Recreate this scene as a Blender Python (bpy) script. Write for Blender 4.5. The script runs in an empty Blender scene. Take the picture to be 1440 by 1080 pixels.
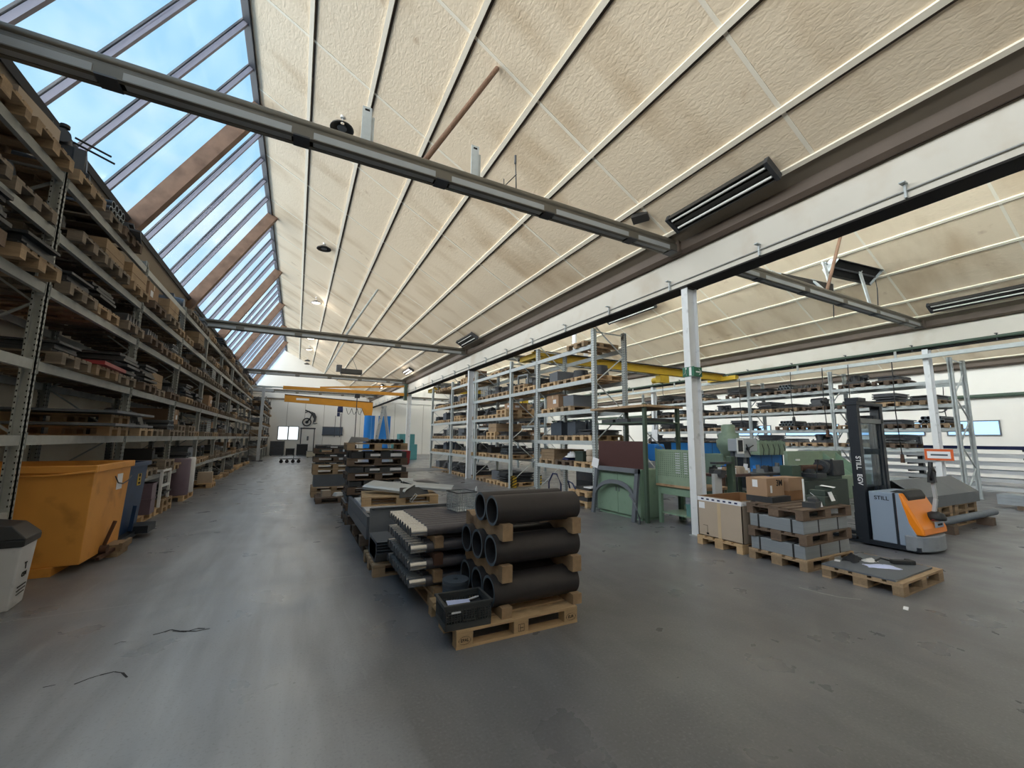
# A machine-shop hall with saw-tooth roof: racks, pallets, pipes and a pallet truck.
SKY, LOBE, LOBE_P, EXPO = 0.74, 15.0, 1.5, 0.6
SUN, SKY_FILL = 32.0, 5.0
import bpy, bmesh, math, random
from mathutils import Vector, Matrix
random.seed(7)
PI = math.pi
S = bpy.context.scene
COL = S.collection
ORD = ['first', 'second', 'third', 'fourth', 'fifth', 'sixth', 'seventh', 'eighth', 'ninth', 'tenth', 'eleventh']

# ------------------------------------------------------------------ materials
def lin(h):
    h = h.lstrip('#')
    o = []
    for i in (0, 2, 4):
        c = int(h[i:i + 2], 16) / 255
        o.append(c / 12.92 if c <= .04045 else ((c + .055) / 1.055) ** 2.4)
    return o
def nd(nt, t, **k):
    n = nt.nodes.new(t)
    for a, v in k.items(): setattr(n, a, v)
    return n
def base(name):
    m = bpy.data.materials.new(name); m.use_nodes = True
    nt = m.node_tree
    return m, nt, nt.nodes['Principled BSDF'], nt.links.new
def mk(name, hexc, rough=.6, metal=0., var=.15, scale=5., bump=0., bscale=60., rnd=0., stretch=None, dirt=None, spec=.5):
    m, nt, b, L = base(name)
    c = lin(hexc)
    tc = nd(nt, 'ShaderNodeTexCoord')
    vec = tc.outputs['Object']
    if stretch:
        mp = nd(nt, 'ShaderNodeMapping'); mp.inputs['Scale'].default_value = stretch
        L(vec, mp.inputs['Vector']); vec = mp.outputs['Vector']
    nz = nd(nt, 'ShaderNodeTexNoise'); nz.inputs['Scale'].default_value = scale; nz.inputs['Detail'].default_value = 5
    L(vec, nz.inputs['Vector'])
    mx = nd(nt, 'ShaderNodeMix', data_type='RGBA')
    mx.inputs[6].default_value = [x * (1 - var) for x in c] + [1]
    mx.inputs[7].default_value = [min(1, x * (1 + var)) for x in c] + [1]
    L(nz.outputs['Fac'], mx.inputs[0])
    out = mx.outputs[2]
    if dirt:
        n2 = nd(nt, 'ShaderNodeTexNoise'); n2.inputs['Scale'].default_value = dirt[1]; n2.inputs['Detail'].default_value = 6
        L(tc.outputs['Object'], n2.inputs['Vector'])
        mr = nd(nt, 'ShaderNodeMapRange'); mr.inputs[1].default_value = dirt[2]; mr.inputs[2].default_value = dirt[3]
        mr.inputs[4].default_value = dirt[4]
        L(n2.outputs['Fac'], mr.inputs[0])
        m2 = nd(nt, 'ShaderNodeMix', data_type='RGBA')
        m2.inputs[7].default_value = lin(dirt[0]) + [1]
        L(mr.outputs[0], m2.inputs[0]); L(out, m2.inputs[6]); out = m2.outputs[2]
    if rnd:
        oi = nd(nt, 'ShaderNodeObjectInfo'); mr = nd(nt, 'ShaderNodeMapRange')
        mr.inputs[3].default_value = 1 - rnd; mr.inputs[4].default_value = 1 + rnd * .6
        L(oi.outputs['Random'], mr.inputs[0])
        hs = nd(nt, 'ShaderNodeHueSaturation'); L(mr.outputs[0], hs.inputs['Value']); L(out, hs.inputs['Color'])
        out = hs.outputs['Color']
    L(out, b.inputs['Base Color'])
    b.inputs['Roughness'].default_value = rough; b.inputs['Metallic'].default_value = metal
    b.inputs['Specular IOR Level'].default_value = spec
    if bump:
        n3 = nd(nt, 'ShaderNodeTexNoise'); n3.inputs['Scale'].default_value = bscale; n3.inputs['Detail'].default_value = 3
        L(vec, n3.inputs['Vector'])
        bp = nd(nt, 'ShaderNodeBump'); bp.inputs['Strength'].default_value = bump; bp.inputs['Distance'].default_value = .01
        L(n3.outputs['Fac'], bp.inputs['Height']); L(bp.outputs['Normal'], b.inputs['Normal'])
    return m
def emit(name, hexc, st):
    m, nt, b, L = base(name)
    b.inputs['Base Color'].default_value = lin(hexc) + [1]
    b.inputs['Emission Color'].default_value = lin(hexc) + [1]; b.inputs['Emission Strength'].default_value = st
    return m

M = {}
M['wood'] = mk('pallet_wood', '#a48c70', .8, var=.3, scale=9, stretch=(1, 6, 6), rnd=.35, bump=.25, bscale=40, dirt=('#5e4a38', 3, .55, .8, .6))
M['wood_grey'] = mk('pallet_wood_greyed', '#85796c', .85, var=.28, scale=9, stretch=(1, 6, 6), rnd=.35, dirt=('#4a413a', 3, .5, .8, .6))
M['wood_dark'] = mk('pallet_wood_weathered', '#6e5d50', .85, var=.3, scale=9, stretch=(1, 6, 6), rnd=.3, dirt=('#3c3029', 3, .5, .8, .6))
M['wood_new'] = mk('pallet_wood_fresh', '#c4a680', .75, var=.22, scale=9, stretch=(1, 6, 6), rnd=.15, bump=.3, bscale=40, dirt=('#8b6a48', 4, .55, .8, .5))
M['lumber'] = mk('lumber', '#a58a6c', .75, var=.3, scale=8, stretch=(3, 1, 3), bump=.2, dirt=('#5b3a26', 5, .5, .75, .7))
M['timber'] = mk('rafter_timber', '#7c6150', .7, var=.35, scale=5, stretch=(1, 8, 1), bump=.3, dirt=('#4a3427', 3, .5, .8, .7))
M['brown_paper'] = mk('cardboard', '#9c8068', .85, var=.1, scale=4, rnd=.25)
M['carton_pale'] = mk('cardboard_pale', '#b5a696', .85, var=.07, scale=3, dirt=('#8c7863', 2, .5, .8, .35))
M['carton_in'] = mk('cardboard_inside', '#8a6646', .9, var=.1)
M['tape'] = mk('packing_tape', '#c4b092', .35, var=.1)
M['paper'] = mk('paper', '#e6e8ee', .8, var=.05)
M['paper_blue'] = mk('paper_in_sleeve', '#c9d3ff', .35, var=.12, scale=20)
M['galv'] = mk('galvanised_steel', '#bcc4c7', .45, .12, var=.15, scale=12, rnd=.1)
M['galv_dull'] = mk('dull_galvanised_steel', '#a4a8a7', .5, .12, var=.2, scale=10, rnd=.12, dirt=('#4f4d4a', 3, .55, .8, .4))
M['hole'] = mk('dark_hole', '#17181a', .9, var=.05)
M['steel_dark'] = mk('dark_steel', '#4a4d52', .5, .35, var=.3, scale=6, rnd=.35, dirt=('#5b4438', 5, .58, .8, .5))
M['steel_mid'] = mk('grey_steel', '#767b80', .42, .5, var=.25, scale=8, rnd=.3)
M['steel_bright'] = mk('machined_steel', '#cdd0d4', .25, .85, var=.12, scale=14)
M['steel_blue'] = mk('bluish_steel', '#5b6674', .45, .4, var=.2, scale=6, rnd=.3)
M['rusty'] = mk('rusty_steel', '#5a4034', .7, .2, var=.35, scale=7, rnd=.3)
M['sheet'] = mk('phosphated_sheet', '#686e77', .5, .25, var=.12, scale=3, dirt=('#555a61', 2, .5, .8, .5))
M['sheet_light'] = mk('zinc_sheet', '#b9c2cb', .32, .6, var=.12, scale=5)
M['sheet_stack'] = mk('steel_strip', '#98a0a8', .42, .35, var=.2, scale=5, stretch=(.3, .3, 30))
M['pipe'] = mk('mill_scale_pipe', '#3c393b', .5, .2, var=.3, scale=4, dirt=('#2b282a', 2.5, .45, .75, .6), bump=.1, bscale=30)
M['pipe_end'] = mk('cut_pipe_end', '#73808a', .4, .4, var=.2, scale=20)
M['shaft'] = mk('black_shaft', '#605f66', .38, .45, var=.25, scale=3, stretch=(6, 1, 1))
M['black'] = mk('black_plastic', '#26282b', .5, var=.2, scale=10)
M['crate'] = mk('grey_plastic_crate', '#3f4244', .45, var=.15, scale=9)
M['rubber'] = mk('rubber', '#1c1c1d', .8, var=.2)
M['orange'] = mk('orange_skip_paint', '#dc9b48', .55, var=.16, scale=2.5, dirt=('#7c5220', 3, .55, .78, .6))
M['blue'] = mk('blue_skip_paint', '#1d3a60', .5, var=.2, scale=3, dirt=('#14243a', 4, .5, .8, .6))
M['trash'] = mk('pale_bin_plastic', '#c9cbd0', .5, var=.08, scale=6, dirt=('#8b8d90', 9, .6, .75, .5))
M['green'] = mk('workshop_green', '#7b9582', .5, var=.1, scale=4, dirt=('#4d6a57', 6, .6, .8, .4))
M['green_dark'] = mk('dark_green_paint', '#44564a', .55, var=.15, scale=6)
M['green_mach'] = mk('machine_green', '#879a86', .5, var=.15, scale=5, dirt=('#4e6350', 5, .55, .8, .5))
M['steel_green'] = mk('oiled_green_steel', '#3d4a44', .5, .2, var=.15)
M['green_teal'] = mk('teal_bin', '#5f8a88', .5, var=.15)
M['brown_board'] = mk('film_faced_plywood', '#4b2f2e', .45, var=.12, scale=5)
M['blue_mach'] = mk('machine_blue', '#1e7fd6', .45, var=.08, scale=4)
M['grey_mach'] = mk('machine_grey', '#b7bcc2', .45, var=.08)
M['fork_grey'] = mk('truck_grey', '#8f9fb4', .4, var=.05, scale=3)
M['fork_orange'] = mk('truck_orange', '#f08a1c', .35, var=.05, scale=3)
M['fork_dark'] = mk('truck_anthracite', '#272d36', .45, .2, var=.15)
M['fork_bumper'] = mk('truck_bumper', '#868d96', .5, var=.12, dirt=('#5a5f66', 8, .55, .8, .5))
M['ochre'] = mk('crane_ochre', '#c98a25', .5, var=.12, scale=4)
M['yellow'] = mk('crane_yellow', '#c9a82e', .5, var=.15, scale=3)
M['red'] = mk('red_paint', '#8f2c30', .5, var=.15, rnd=.2)
M['purple'] = mk('mauve_plastic', '#6f5f6d', .5, var=.15)
M['white'] = mk('white_paint', '#e6e8ea', .45, var=.06, scale=3)
M['white_wrap'] = mk('white_stretch_wrap', '#d5d5d8', .4, var=.12, scale=9)
M['white_col'] = mk('white_column_paint', '#dfe3e8', .5, var=.06, scale=5, dirt=('#9a9ea2', 7, .6, .75, .6))
M['girder'] = mk('girder_white', '#d3cfc6', .6, var=.05, scale=2, dirt=('#a98c66', 1.2, .55, .8, .4))
M['black_flange'] = mk('black_flange', '#1b1816', .8, var=.2)
M['gutter'] = mk('gutter_zinc_soiled_and_shade', '#5b4f46', .6, .1, var=.2, scale=3)
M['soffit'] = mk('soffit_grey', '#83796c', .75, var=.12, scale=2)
M['rib'] = mk('ceiling_batten', '#f0e9da', .55, var=.05, scale=4)
M['tie'] = mk('tie_beam_olive', '#6b675e', .45, .3, var=.2, scale=4)
M['tie_inset'] = mk('tie_inset_pale', '#9fa3a5', .6, var=.1, scale=5)
M['mullion'] = mk('mullion_zinc', '#8b8996', .5, .3, var=.12, scale=5)
M['mullion_dark'] = mk('mullion_cap', '#3c3f47', .6, var=.1)
M['band'] = mk('wall_band_tan', '#a99d8d', .8, var=.06, scale=2)
M['wall'] = mk('wall_cream', '#e5dccb', .8, var=.05, scale=1.5, dirt=('#b09b7c', 1.3, .55, .8, .4))
M['wall_white'] = mk('wall_white', '#f1efea', .7, var=.04, scale=1)
M['lampbody'] = mk('lamp_housing', '#3b3a39', .5, .2, var=.15)
M['alu'] = mk('aluminium', '#c8cdd2', .3, .8, var=.1, scale=8)
M['roof'] = mk('roof_membrane', '#dcd8ce', .8, var=.05)
M['lit'] = emit('lit_lamp', '#fff6e6', 4.)
M['tube_off'] = mk('unlit_tube', '#dcdedc', .3, var=.05)
M['win_glow'] = emit('daylit_window', '#f4fbff', .75)
M['win_sky'] = emit('daylit_side_window', '#9fcdf5', .8)
M['hazard'] = mk('hazard_yellow', '#c7a528', .5, var=.1)
M['navy'] = mk('navy_profile', '#1f2c58', .45, var=.15)
M['cloth'] = mk('dark_cloth', '#24262b', .9, var=.25)
M['wire'] = mk('wire_mesh_zinc', '#b9c0c4', .4, .3, var=.1)
M['exit'] = mk('exit_green', '#16614a', .4, var=.08)
M['orange_sign'] = mk('orange_sign', '#d3622e', .5, var=.08)
M['beige'] = mk('beige_enamel', '#c9c2ae', .5, var=.08)
M['teal'] = mk('teal_machine', '#4f8f95', .5, var=.12)

def glass_mat(name, tint, mix=.1, trans=.12):
    m = bpy.data.materials.new(name); m.use_nodes = True; nt = m.node_tree; L = nt.links.new
    nt.nodes.clear()
    o = nd(nt, 'ShaderNodeOutputMaterial'); t = nd(nt, 'ShaderNodeBsdfTransparent'); t.inputs[0].default_value = lin(tint) + [1]
    g = nd(nt, 'ShaderNodeBsdfGlossy'); g.inputs['Roughness'].default_value = .08
    tr = nd(nt, 'ShaderNodeBsdfTranslucent'); tr.inputs[0].default_value = (.75, .8, .85, 1)
    a = nd(nt, 'ShaderNodeMixShader'); a.inputs[0].default_value = mix
    b = nd(nt, 'ShaderNodeMixShader')
    tc = nd(nt, 'ShaderNodeTexCoord'); nz = nd(nt, 'ShaderNodeTexNoise'); nz.inputs['Scale'].default_value = 1.3
    mp = nd(nt, 'ShaderNodeMapping'); mp.inputs['Scale'].default_value = (1, .7, 1)
    L(tc.outputs['Object'], mp.inputs[0]); L(mp.outputs[0], nz.inputs['Vector'])
    mr = nd(nt, 'ShaderNodeMapRange'); mr.inputs[1].default_value = .4; mr.inputs[2].default_value = .75
    mr.inputs[3].default_value = trans * .3; mr.inputs[4].default_value = trans * 2
    L(nz.outputs['Fac'], mr.inputs[0]); L(mr.outputs[0], b.inputs[0])
    L(t.outputs[0], a.inputs[1]); L(g.outputs[0], a.inputs[2]); L(a.outputs[0], b.inputs[1]); L(tr.outputs[0], b.inputs[2])
    L(b.outputs[0], o.inputs['Surface'])
    return m
M['glass'] = glass_mat('skylight_glass', '#e4f3ff', .05, .035)
M['screen'] = glass_mat('polycarbonate_guard', '#c4d3dc', .12, .05)

def ceiling_mat():
    m, nt, b, L = base('ceiling_panel_cream')
    tc = nd(nt, 'ShaderNodeTexCoord')
    n1 = nd(nt, 'ShaderNodeTexNoise'); n1.inputs['Scale'].default_value = .7; n1.inputs['Detail'].default_value = 6
    mp = nd(nt, 'ShaderNodeMapping'); mp.inputs['Scale'].default_value = (.6, 1.6, .6)
    L(tc.outputs['Object'], mp.inputs[0]); L(mp.outputs[0], n1.inputs['Vector'])
    mr = nd(nt, 'ShaderNodeMapRange'); mr.inputs[1].default_value = .5; mr.inputs[2].default_value = .78; mr.inputs[4].default_value = .75
    L(n1.outputs['Fac'], mr.inputs[0])
    mx = nd(nt, 'ShaderNodeMix', data_type='RGBA'); mx.inputs[6].default_value = lin('#ecdcc4') + [1]; mx.inputs[7].default_value = lin('#bda27e') + [1]
    L(mr.outputs[0], mx.inputs[0])
    n2 = nd(nt, 'ShaderNodeTexNoise'); n2.inputs['Scale'].default_value = 2.2; n2.inputs['Detail'].default_value = 3
    L(tc.outputs['Object'], n2.inputs['Vector'])
    mr2 = nd(nt, 'ShaderNodeMapRange'); mr2.inputs[1].default_value = .68; mr2.inputs[2].default_value = .8; mr2.inputs[4].default_value = .55
    L(n2.outputs['Fac'], mr2.inputs[0])
    m2 = nd(nt, 'ShaderNodeMix', data_type='RGBA'); m2.inputs[7].default_value = lin('#a07c56') + [1]
    L(mr2.outputs[0], m2.inputs[0]); L(mx.outputs[2], m2.inputs[6]); L(m2.outputs[2], b.inputs['Base Color'])
    b.inputs['Roughness'].default_value = .6
    n3 = nd(nt, 'ShaderNodeTexNoise'); n3.inputs['Scale'].default_value = 9; n3.inputs['Detail'].default_value = 2; n3.inputs['Distortion'].default_value = .8
    mp2 = nd(nt, 'ShaderNodeMapping'); mp2.inputs['Scale'].default_value = (2.4, 1.1, 2.4)
    L(tc.outputs['Object'], mp2.inputs[0]); L(mp2.outputs[0], n3.inputs['Vector'])
    bp = nd(nt, 'ShaderNodeBump'); bp.inputs['Strength'].default_value = .35; bp.inputs['Distance'].default_value = .02
    L(n3.outputs['Fac'], bp.inputs['Height']); L(bp.outputs[0], b.inputs['Normal'])
    return m
M['ceiling'] = ceiling_mat()

def floor_mat():
    m, nt, b, L = base('worn_screed_floor')
    tc = nd(nt, 'ShaderNodeTexCoord'); co = tc.outputs['Object']
    def noise(sc, det=6, stretch=None, dist=0.):
        v = co
        if stretch:
            mp = nd(nt, 'ShaderNodeMapping'); mp.inputs['Scale'].default_value = stretch; L(co, mp.inputs[0]); v = mp.outputs[0]
        n = nd(nt, 'ShaderNodeTexNoise'); n.inputs['Scale'].default_value = sc; n.inputs['Detail'].default_value = det; n.inputs['Distortion'].default_value = dist
        L(v, n.inputs['Vector']); return n.outputs['Fac']
    def rng(f, a, c, d=0., e=1.):
        r = nd(nt, 'ShaderNodeMapRange'); r.inputs[1].default_value = a; r.inputs[2].default_value = c; r.inputs[3].default_value = d; r.inputs[4].default_value = e
        L(f, r.inputs[0]); return r.outputs[0]
    def mixc(f, A, B):
        x = nd(nt, 'ShaderNodeMix', data_type='RGBA'); L(f, x.inputs[0])
        for s, q in ((6, A), (7, B)):
            if isinstance(q, str): x.inputs[s].default_value = lin(q) + [1]
            else: L(q, x.inputs[s])
        return x.outputs[2]
    def math_(op, a, c):
        x = nd(nt, 'ShaderNodeMath', operation=op)
        for i, q in ((0, a), (1, c)):
            if isinstance(q, (int, float)): x.inputs[i].default_value = q
            else: L(q, x.inputs[i])
        return x.outputs[0]
    c1 = mixc(rng(noise(.35), .35, .7), '#66666a', '#7e7f83')
    c2 = mixc(rng(noise(2.2, 8, (1.5, .35, 1)), .5, .75, 0, .55), c1, '#85878a')
    c3 = mixc(rng(noise(1.1, 8, (.8, .5, 1), 1.2), .5, .85, 0, .3), c2, '#505052')
    c4 = mixc(rng(noise(14, 3), .68, .78, 0, .35), c3, '#9b9c9c')
    # traffic lane: paler rubbed band of the aisle, sky sheen put into its colour
    sx = nd(nt, 'ShaderNodeSeparateXYZ'); L(co, sx.inputs[0])
    wob = math_('MULTIPLY', math_('SUBTRACT', noise(.9, 6, (1, .35, 1), .3), .5), 1.3)
    lx = math_('ADD', sx.outputs[0], wob)
    lane = math_('MULTIPLY', rng(lx, .75, .2, 0, 1), rng(lx, -2.3, -1.1, 0, 1))
    lane = math_('MULTIPLY', lane, rng(noise(1.5, 8, (2.4, .3, 1), .4), .25, .7, .45, 1.))
    c5 = mixc(lane, c4, '#c2c7ce')
    c5 = mixc(math_('MULTIPLY', rng(noise(3.4, 10, (3, .45, 1), .6), .6, .74, 0, .6), lane), c5, '#c4c5c7')

    # an old joint across the aisle
    jy = math_('ABSOLUTE', math_('SUBTRACT', math_('ADD', sx.outputs[1], math_('MULTIPLY', noise(.8, 3), .1)), 5.72), 0.)
    j = math_('MULTIPLY', rng(jy, .002, .014, 1, 0), math_('MULTIPLY', rng(sx.outputs[0], .85, .5, 0, .7), rng(math_('ADD', sx.outputs[0], math_('MULTIPLY', noise(1.3, 4), 2.)), -2.2, -.2, .05, 1)))
    c6 = mixc(j, c5, '#b9bbbc')
    fine = noise(55, 4)
    c7 = mixc(rng(fine, .55, .8, 0, .22), c6, '#b5b6b8'); c8 = mixc(rng(fine, .45, .2, 0, .3), c7, '#3c3c3e')
    L(c8, b.inputs['Base Color'])
    L(rng(noise(1.6, 6), .3, .75, .24, .5), b.inputs['Roughness'])
    b.inputs['Specular IOR Level'].default_value = .45
    bp = nd(nt, 'ShaderNodeBump'); bp.inputs['Strength'].default_value = .12; bp.inputs['Distance'].default_value = .01
    L(noise(7, 8), bp.inputs['Height']); L(bp.outputs[0], b.inputs['Normal'])
    return m
M['floor'] = floor_mat()
M['floor_mark'] = mk('tar_mark', '#2f2f33', .7, var=.3, scale=30)
M['floor_scratch'] = mk('pale_scratch', '#b9babb', .7, var=.2, scale=30)

# ------------------------------------------------------------------ mesh builder
class MB:
    def __init__(s): s.v = []; s.f = []; s.m = []; s.sm = []; s.k = 0
    def mat(s, k): s.k = k; return s
    def add(s, vs, fs, smooth=False):
        n = len(s.v); s.v += [tuple(p) for p in vs]
        for f in fs: s.f.append([n + i for i in f]); s.m.append(s.k); s.sm.append(smooth)
        return s
    def box(s, x0, x1, y0, y1, z0, z1):
        s.add([(x0, y0, z0), (x1, y0, z0), (x1, y1, z0), (x0, y1, z0), (x0, y0, z1), (x1, y0, z1), (x1, y1, z1), (x0, y1, z1)],
              [(0, 3, 2, 1), (4, 5, 6, 7), (0, 1, 5, 4), (1, 2, 6, 5), (2, 3, 7, 6), (3, 0, 4, 7)]); return s
    def bc(s, cx, cy, z0, sx, sy, sz, rz=0, top=1.):
        a, b = sx / 2, sy / 2; c, d = math.cos(rz), math.sin(rz); P = []
        for z, t in ((z0, 1), (z0 + sz, top)):
            for x, y in ((-a, -b), (a, -b), (a, b), (-a, b)):
                x, y = x * t, y * t; P.append((cx + x * c - y * d, cy + x * d + y * c, z))
        s.add(P, [(0, 3, 2, 1), (4, 5, 6, 7), (0, 1, 5, 4), (1, 2, 6, 5), (2, 3, 7, 6), (3, 0, 4, 7)]); return s
    def frame(s, p, q):
        p, q = Vector(p), Vector(q); d = (q - p).normalized()
        u = d.cross(Vector((0, 0, 1)) if abs(d.z) < .95 else Vector((0, 1, 0))).normalized()
        return p, q, u, u.cross(d)
    def bar(s, p, q, w, h=None):
        h = h or w; p, q, u, v = s.frame(p, q); P = []
        for o in (p, q):
            for a, b in ((-1, -1), (1, -1), (1, 1), (-1, 1)): P.append(o + u * a * w / 2 + v * b * h / 2)
        s.add(P, [(3, 2, 1, 0), (4, 5, 6, 7), (0, 1, 5, 4), (1, 2, 6, 5), (2, 3, 7, 6), (3, 0, 4, 7)]); return s
    def cyl(s, p, q, r, n=16, r2=None, cap=True):
        r2 = r if r2 is None else r2; p, q, u, v = s.frame(p, q); P = []
        for o, R in ((p, r), (q, r2)):
            for i in range(n):
                t = 2 * PI * i / n; P.append(o + u * math.cos(t) * R + v * math.sin(t) * R)
        s.add(P, [(i, (i + 1) % n, n + (i + 1) % n, n + i) for i in range(n)], True)
        if cap: s.add(P, [tuple(range(n - 1, -1, -1)), tuple(range(n, 2 * n))])
        return s
    def tube(s, p, q, ro, ri, n=28):
        p, q, u, v = s.frame(p, q)
        ring = lambda o, R: [o + (u * math.cos(2 * PI * i / n) + v * math.sin(2 * PI * i / n)) * R for i in range(n)]
        s.add(ring(p, ro) + ring(q, ro), [(i, (i + 1) % n, n + (i + 1) % n, n + i) for i in range(n)], True)
        s.add(ring(p, ri) + ring(q, ri), [(n + i, n + (i + 1) % n, (i + 1) % n, i) for i in range(n)], True)
        k = s.k
        for o, fl in ((p, 0), (q, 1)):
            s.k = k + 1 if s.endmat else k
            fs = [(i, n + i, n + (i + 1) % n, (i + 1) % n) for i in range(n)]
            s.add(ring(o, ro) + ring(o, ri), fs if not fl else [tuple(reversed(f)) for f in fs])
        s.k = k
        return s
    endmat = False
    def poly(s, pts, y0, y1, axis='y'):
        n = len(pts)
        def mp(a, b, t): return (a, t, b) if axis == 'y' else ((t, a, b) if axis == 'x' else (a, b, t))
        P = [mp(a, b, y0) for a, b in pts] + [mp(a, b, y1) for a, b in pts]
        s.add(P, [tuple(range(n)), tuple(range(2 * n - 1, n - 1, -1))] + [(n + i, n + (i + 1) % n, (i + 1) % n, i) for i in range(n)]); return s
    def path(s, pts, r, n=8):
        pts = [Vector(p) for p in pts]; P = []; F = []
        for i, p in enumerate(pts):
            d = (pts[min(i + 1, len(pts) - 1)] - pts[max(i - 1, 0)]).normalized()
            u = d.cross(Vector((0, 0, 1)) if abs(d.z) < .9 else Vector((0, 1, 0))).normalized(); v = u.cross(d)
            P += [p + (u * math.cos(2 * PI * k / n) + v * math.sin(2 * PI * k / n)) * r for k in range(n)]
        for i in range(len(pts) - 1):
            for k in range(n): F.append((i * n + k, i * n + (k + 1) % n, (i + 1) * n + (k + 1) % n, (i + 1) * n + k))
        F += [tuple(range(n - 1, -1, -1)), tuple((len(pts) - 1) * n + k for k in range(n))]
        s.add(P, F, True); return s
    def lathe(s, prof, c=(0, 0, 0), n=20):
        P = []; F = []
        for r, z in prof: P += [(c[0] + r * math.cos(2 * PI * i / n), c[1] + r * math.sin(2 * PI * i / n), c[2] + z) for i in range(n)]
        for j in range(len(prof) - 1):
            for i in range(n): F.append((j * n + i, j * n + (i + 1) % n, (j + 1) * n + (i + 1) % n, (j + 1) * n + i))
        s.add(P, F, True); return s
    def mesh(s, name, mats):
        me = bpy.data.meshes.new(name); me.from_pydata(s.v, [], s.f)
        for m in (mats if isinstance(mats, (list, tuple)) else [mats]): me.materials.append(M[m])
        me.polygons.foreach_set('material_index', s.m); me.polygons.foreach_set('use_smooth', s.sm); me.update()
        bm = bmesh.new(); bm.from_mesh(me); bmesh.ops.recalc_face_normals(bm, faces=bm.faces); bm.to_mesh(me); bm.free()
        return me

def link(o, parent=None):
    COL.objects.link(o)
    if parent is not None: o.parent = parent
    return o
def tag(o, label, cat, group=None, kind=None):
    if label: o['label'] = label
    if cat: o['category'] = cat
    if group: o['group'] = group
    if kind: o['kind'] = kind
    return o
def T(name, label, cat, loc=(0, 0, 0), rz=0., group=None):
    o = bpy.data.objects.new(name, None); o.empty_display_size = .1
    o.location = loc; o.rotation_euler = (0, 0, rz); link(o); return tag(o, label, cat, group)
def Pt(name, mb, mats, parent=None, bev=0., loc=None, label=None):
    me = mb.mesh(name, mats) if isinstance(mb, MB) else mb
    o = bpy.data.objects.new(name, me); link(o, parent)
    if loc: o.location = loc
    if bev:
        md = o.modifiers.new('edge', 'BEVEL'); md.width = bev; md.segments = 2; md.limit_method = 'ANGLE'
    if label: o['label'] = label
    return o
def One(name, mb, mats, label, cat, loc=(0, 0, 0), rz=0., group=None, bev=0.):
    o = Pt(name, mb, mats, None, bev, loc); o.rotation_euler = (0, 0, rz); return tag(o, label, cat, group)
def St(name, mb, mats, parent=None):
    o = Pt(name, mb, mats, parent)
    if parent is None: o['kind'] = 'structure'
    return o
def Tx(name, txt, size, loc, rot, mat, parent, ext=.0008, bold=False, label=None):
    c = bpy.data.curves.new(name, 'FONT'); c.body = txt; c.size = size; c.extrude = ext; c.align_x = 'CENTER'; c.align_y = 'CENTER'
    if bold: c.offset = size * .02
    c.materials.append(M[mat]); o = bpy.data.objects.new(name, c); link(o)
    me = bpy.data.meshes.new_from_object(o.evaluated_get(bpy.context.evaluated_depsgraph_get()))
    bpy.data.objects.remove(o); o = bpy.data.objects.new(name, me); link(o, parent); o.location = loc; o.rotation_euler = rot
    if label: o['label'] = label
    return o
RX = (PI / 2, 0, 0)            # text facing -y
RL = (PI / 2, 0, -PI / 2)      # text facing -x
RR = (PI / 2, 0, PI / 2)       # text facing +x
# ------------------------------------------------------------------ the hall: three saw-tooth bays
PITCH = 11.0; Y0, Y1 = -9., 44.
RIDGE = (-1.39, 9.76); EAVE = (6.1, 5.65); LOW = (-3.45, 6.2); VAL = (-4.02, 5.22)
XW = 28.7
fl = MB().box(-4.4, XW + .3, Y0, Y1, -.2, 0)
fl.mat(1)
def mark(pts, w):
    for (a, b), (c, e) in zip(pts, pts[1:]):
        d = Vector((c - a, e - b)); n = Vector((-d.y, d.x)).normalized() * w * random.uniform(.6, 1.2)
        fl.add([(a - n.x, b - n.y, .0012), (c - n.x * .8, e - n.y * .8, .0012), (c + n.x * .8, e + n.y * .8, .0012), (a + n.x, b + n.y, .0012)], [(0, 1, 2, 3)])
mark([(-1.23, 4.1), (-1.17, 4.15), (-1.12, 4.17), (-1.05, 4.185), (-.99, 4.14), (-.94, 4.05)], .009)
mark([(-1.4, 4.145), (-1.34, 4.15)], .006)
mark([(-.97, 4.775), (-.9, 4.8), (-.86, 4.83), (-.78, 4.76), (-.66, 4.7), (-.56, 4.71)], .013)
mark([(-.84, 4.79), (-.74, 4.72), (-.66, 4.76), (-.6, 4.73)], .009)
mark([(-1.2, 4.7), (-1.17, 4.735), (-1.13, 4.72)], .006)
fl.mat(2); mark([(5.4, 3.0), (5.42, 2.8), (5.48, 2.62), (5.62, 2.48)], .008)
St('floor', fl, ['floor', 'floor_mark', 'floor_scratch'])
St('wall_left', MB().box(-4.3, -4.05, Y0, Y1, 0, 5.25), 'wall')
# gable walls: walls below the valley and the triangles under each roof
def gable(y0, y1):
    mb = MB().box(-4.3, XW + .2, y0, y1, 0, 5.25)
    for k in range(3):
        d = PITCH * k
        mb.poly([(VAL[0] + d - .3, 5.2), (EAVE[0] + d + 1.0, 5.2), (EAVE[0] + d, EAVE[1] + .05), (RIDGE[0] + d, RIDGE[1] + .05), (LOW[0] + d - .05, LOW[1])], y0, y1)
    return mb
St('wall_far', gable(Y1, Y1 + .3), 'wall_white')
St('wall_near', gable(Y0 - .3, Y0), 'wall')
St('wall_right', MB().box(XW, XW + .3, Y0, Y1, 0, 5.9), 'wall_white')
for k in range(3):
    d = PITCH * k
    St('roof_%d' % (k + 1), MB().poly([(RIDGE[0] + d + .06, RIDGE[1] + .12), (EAVE[0] + d + .9, EAVE[1] - .36), (EAVE[0] + d + .94, EAVE[1] - .28), (RIDGE[0] + d + .1, RIDGE[1] + .2)], Y0 - .3, Y1 + .3), 'roof')
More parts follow.
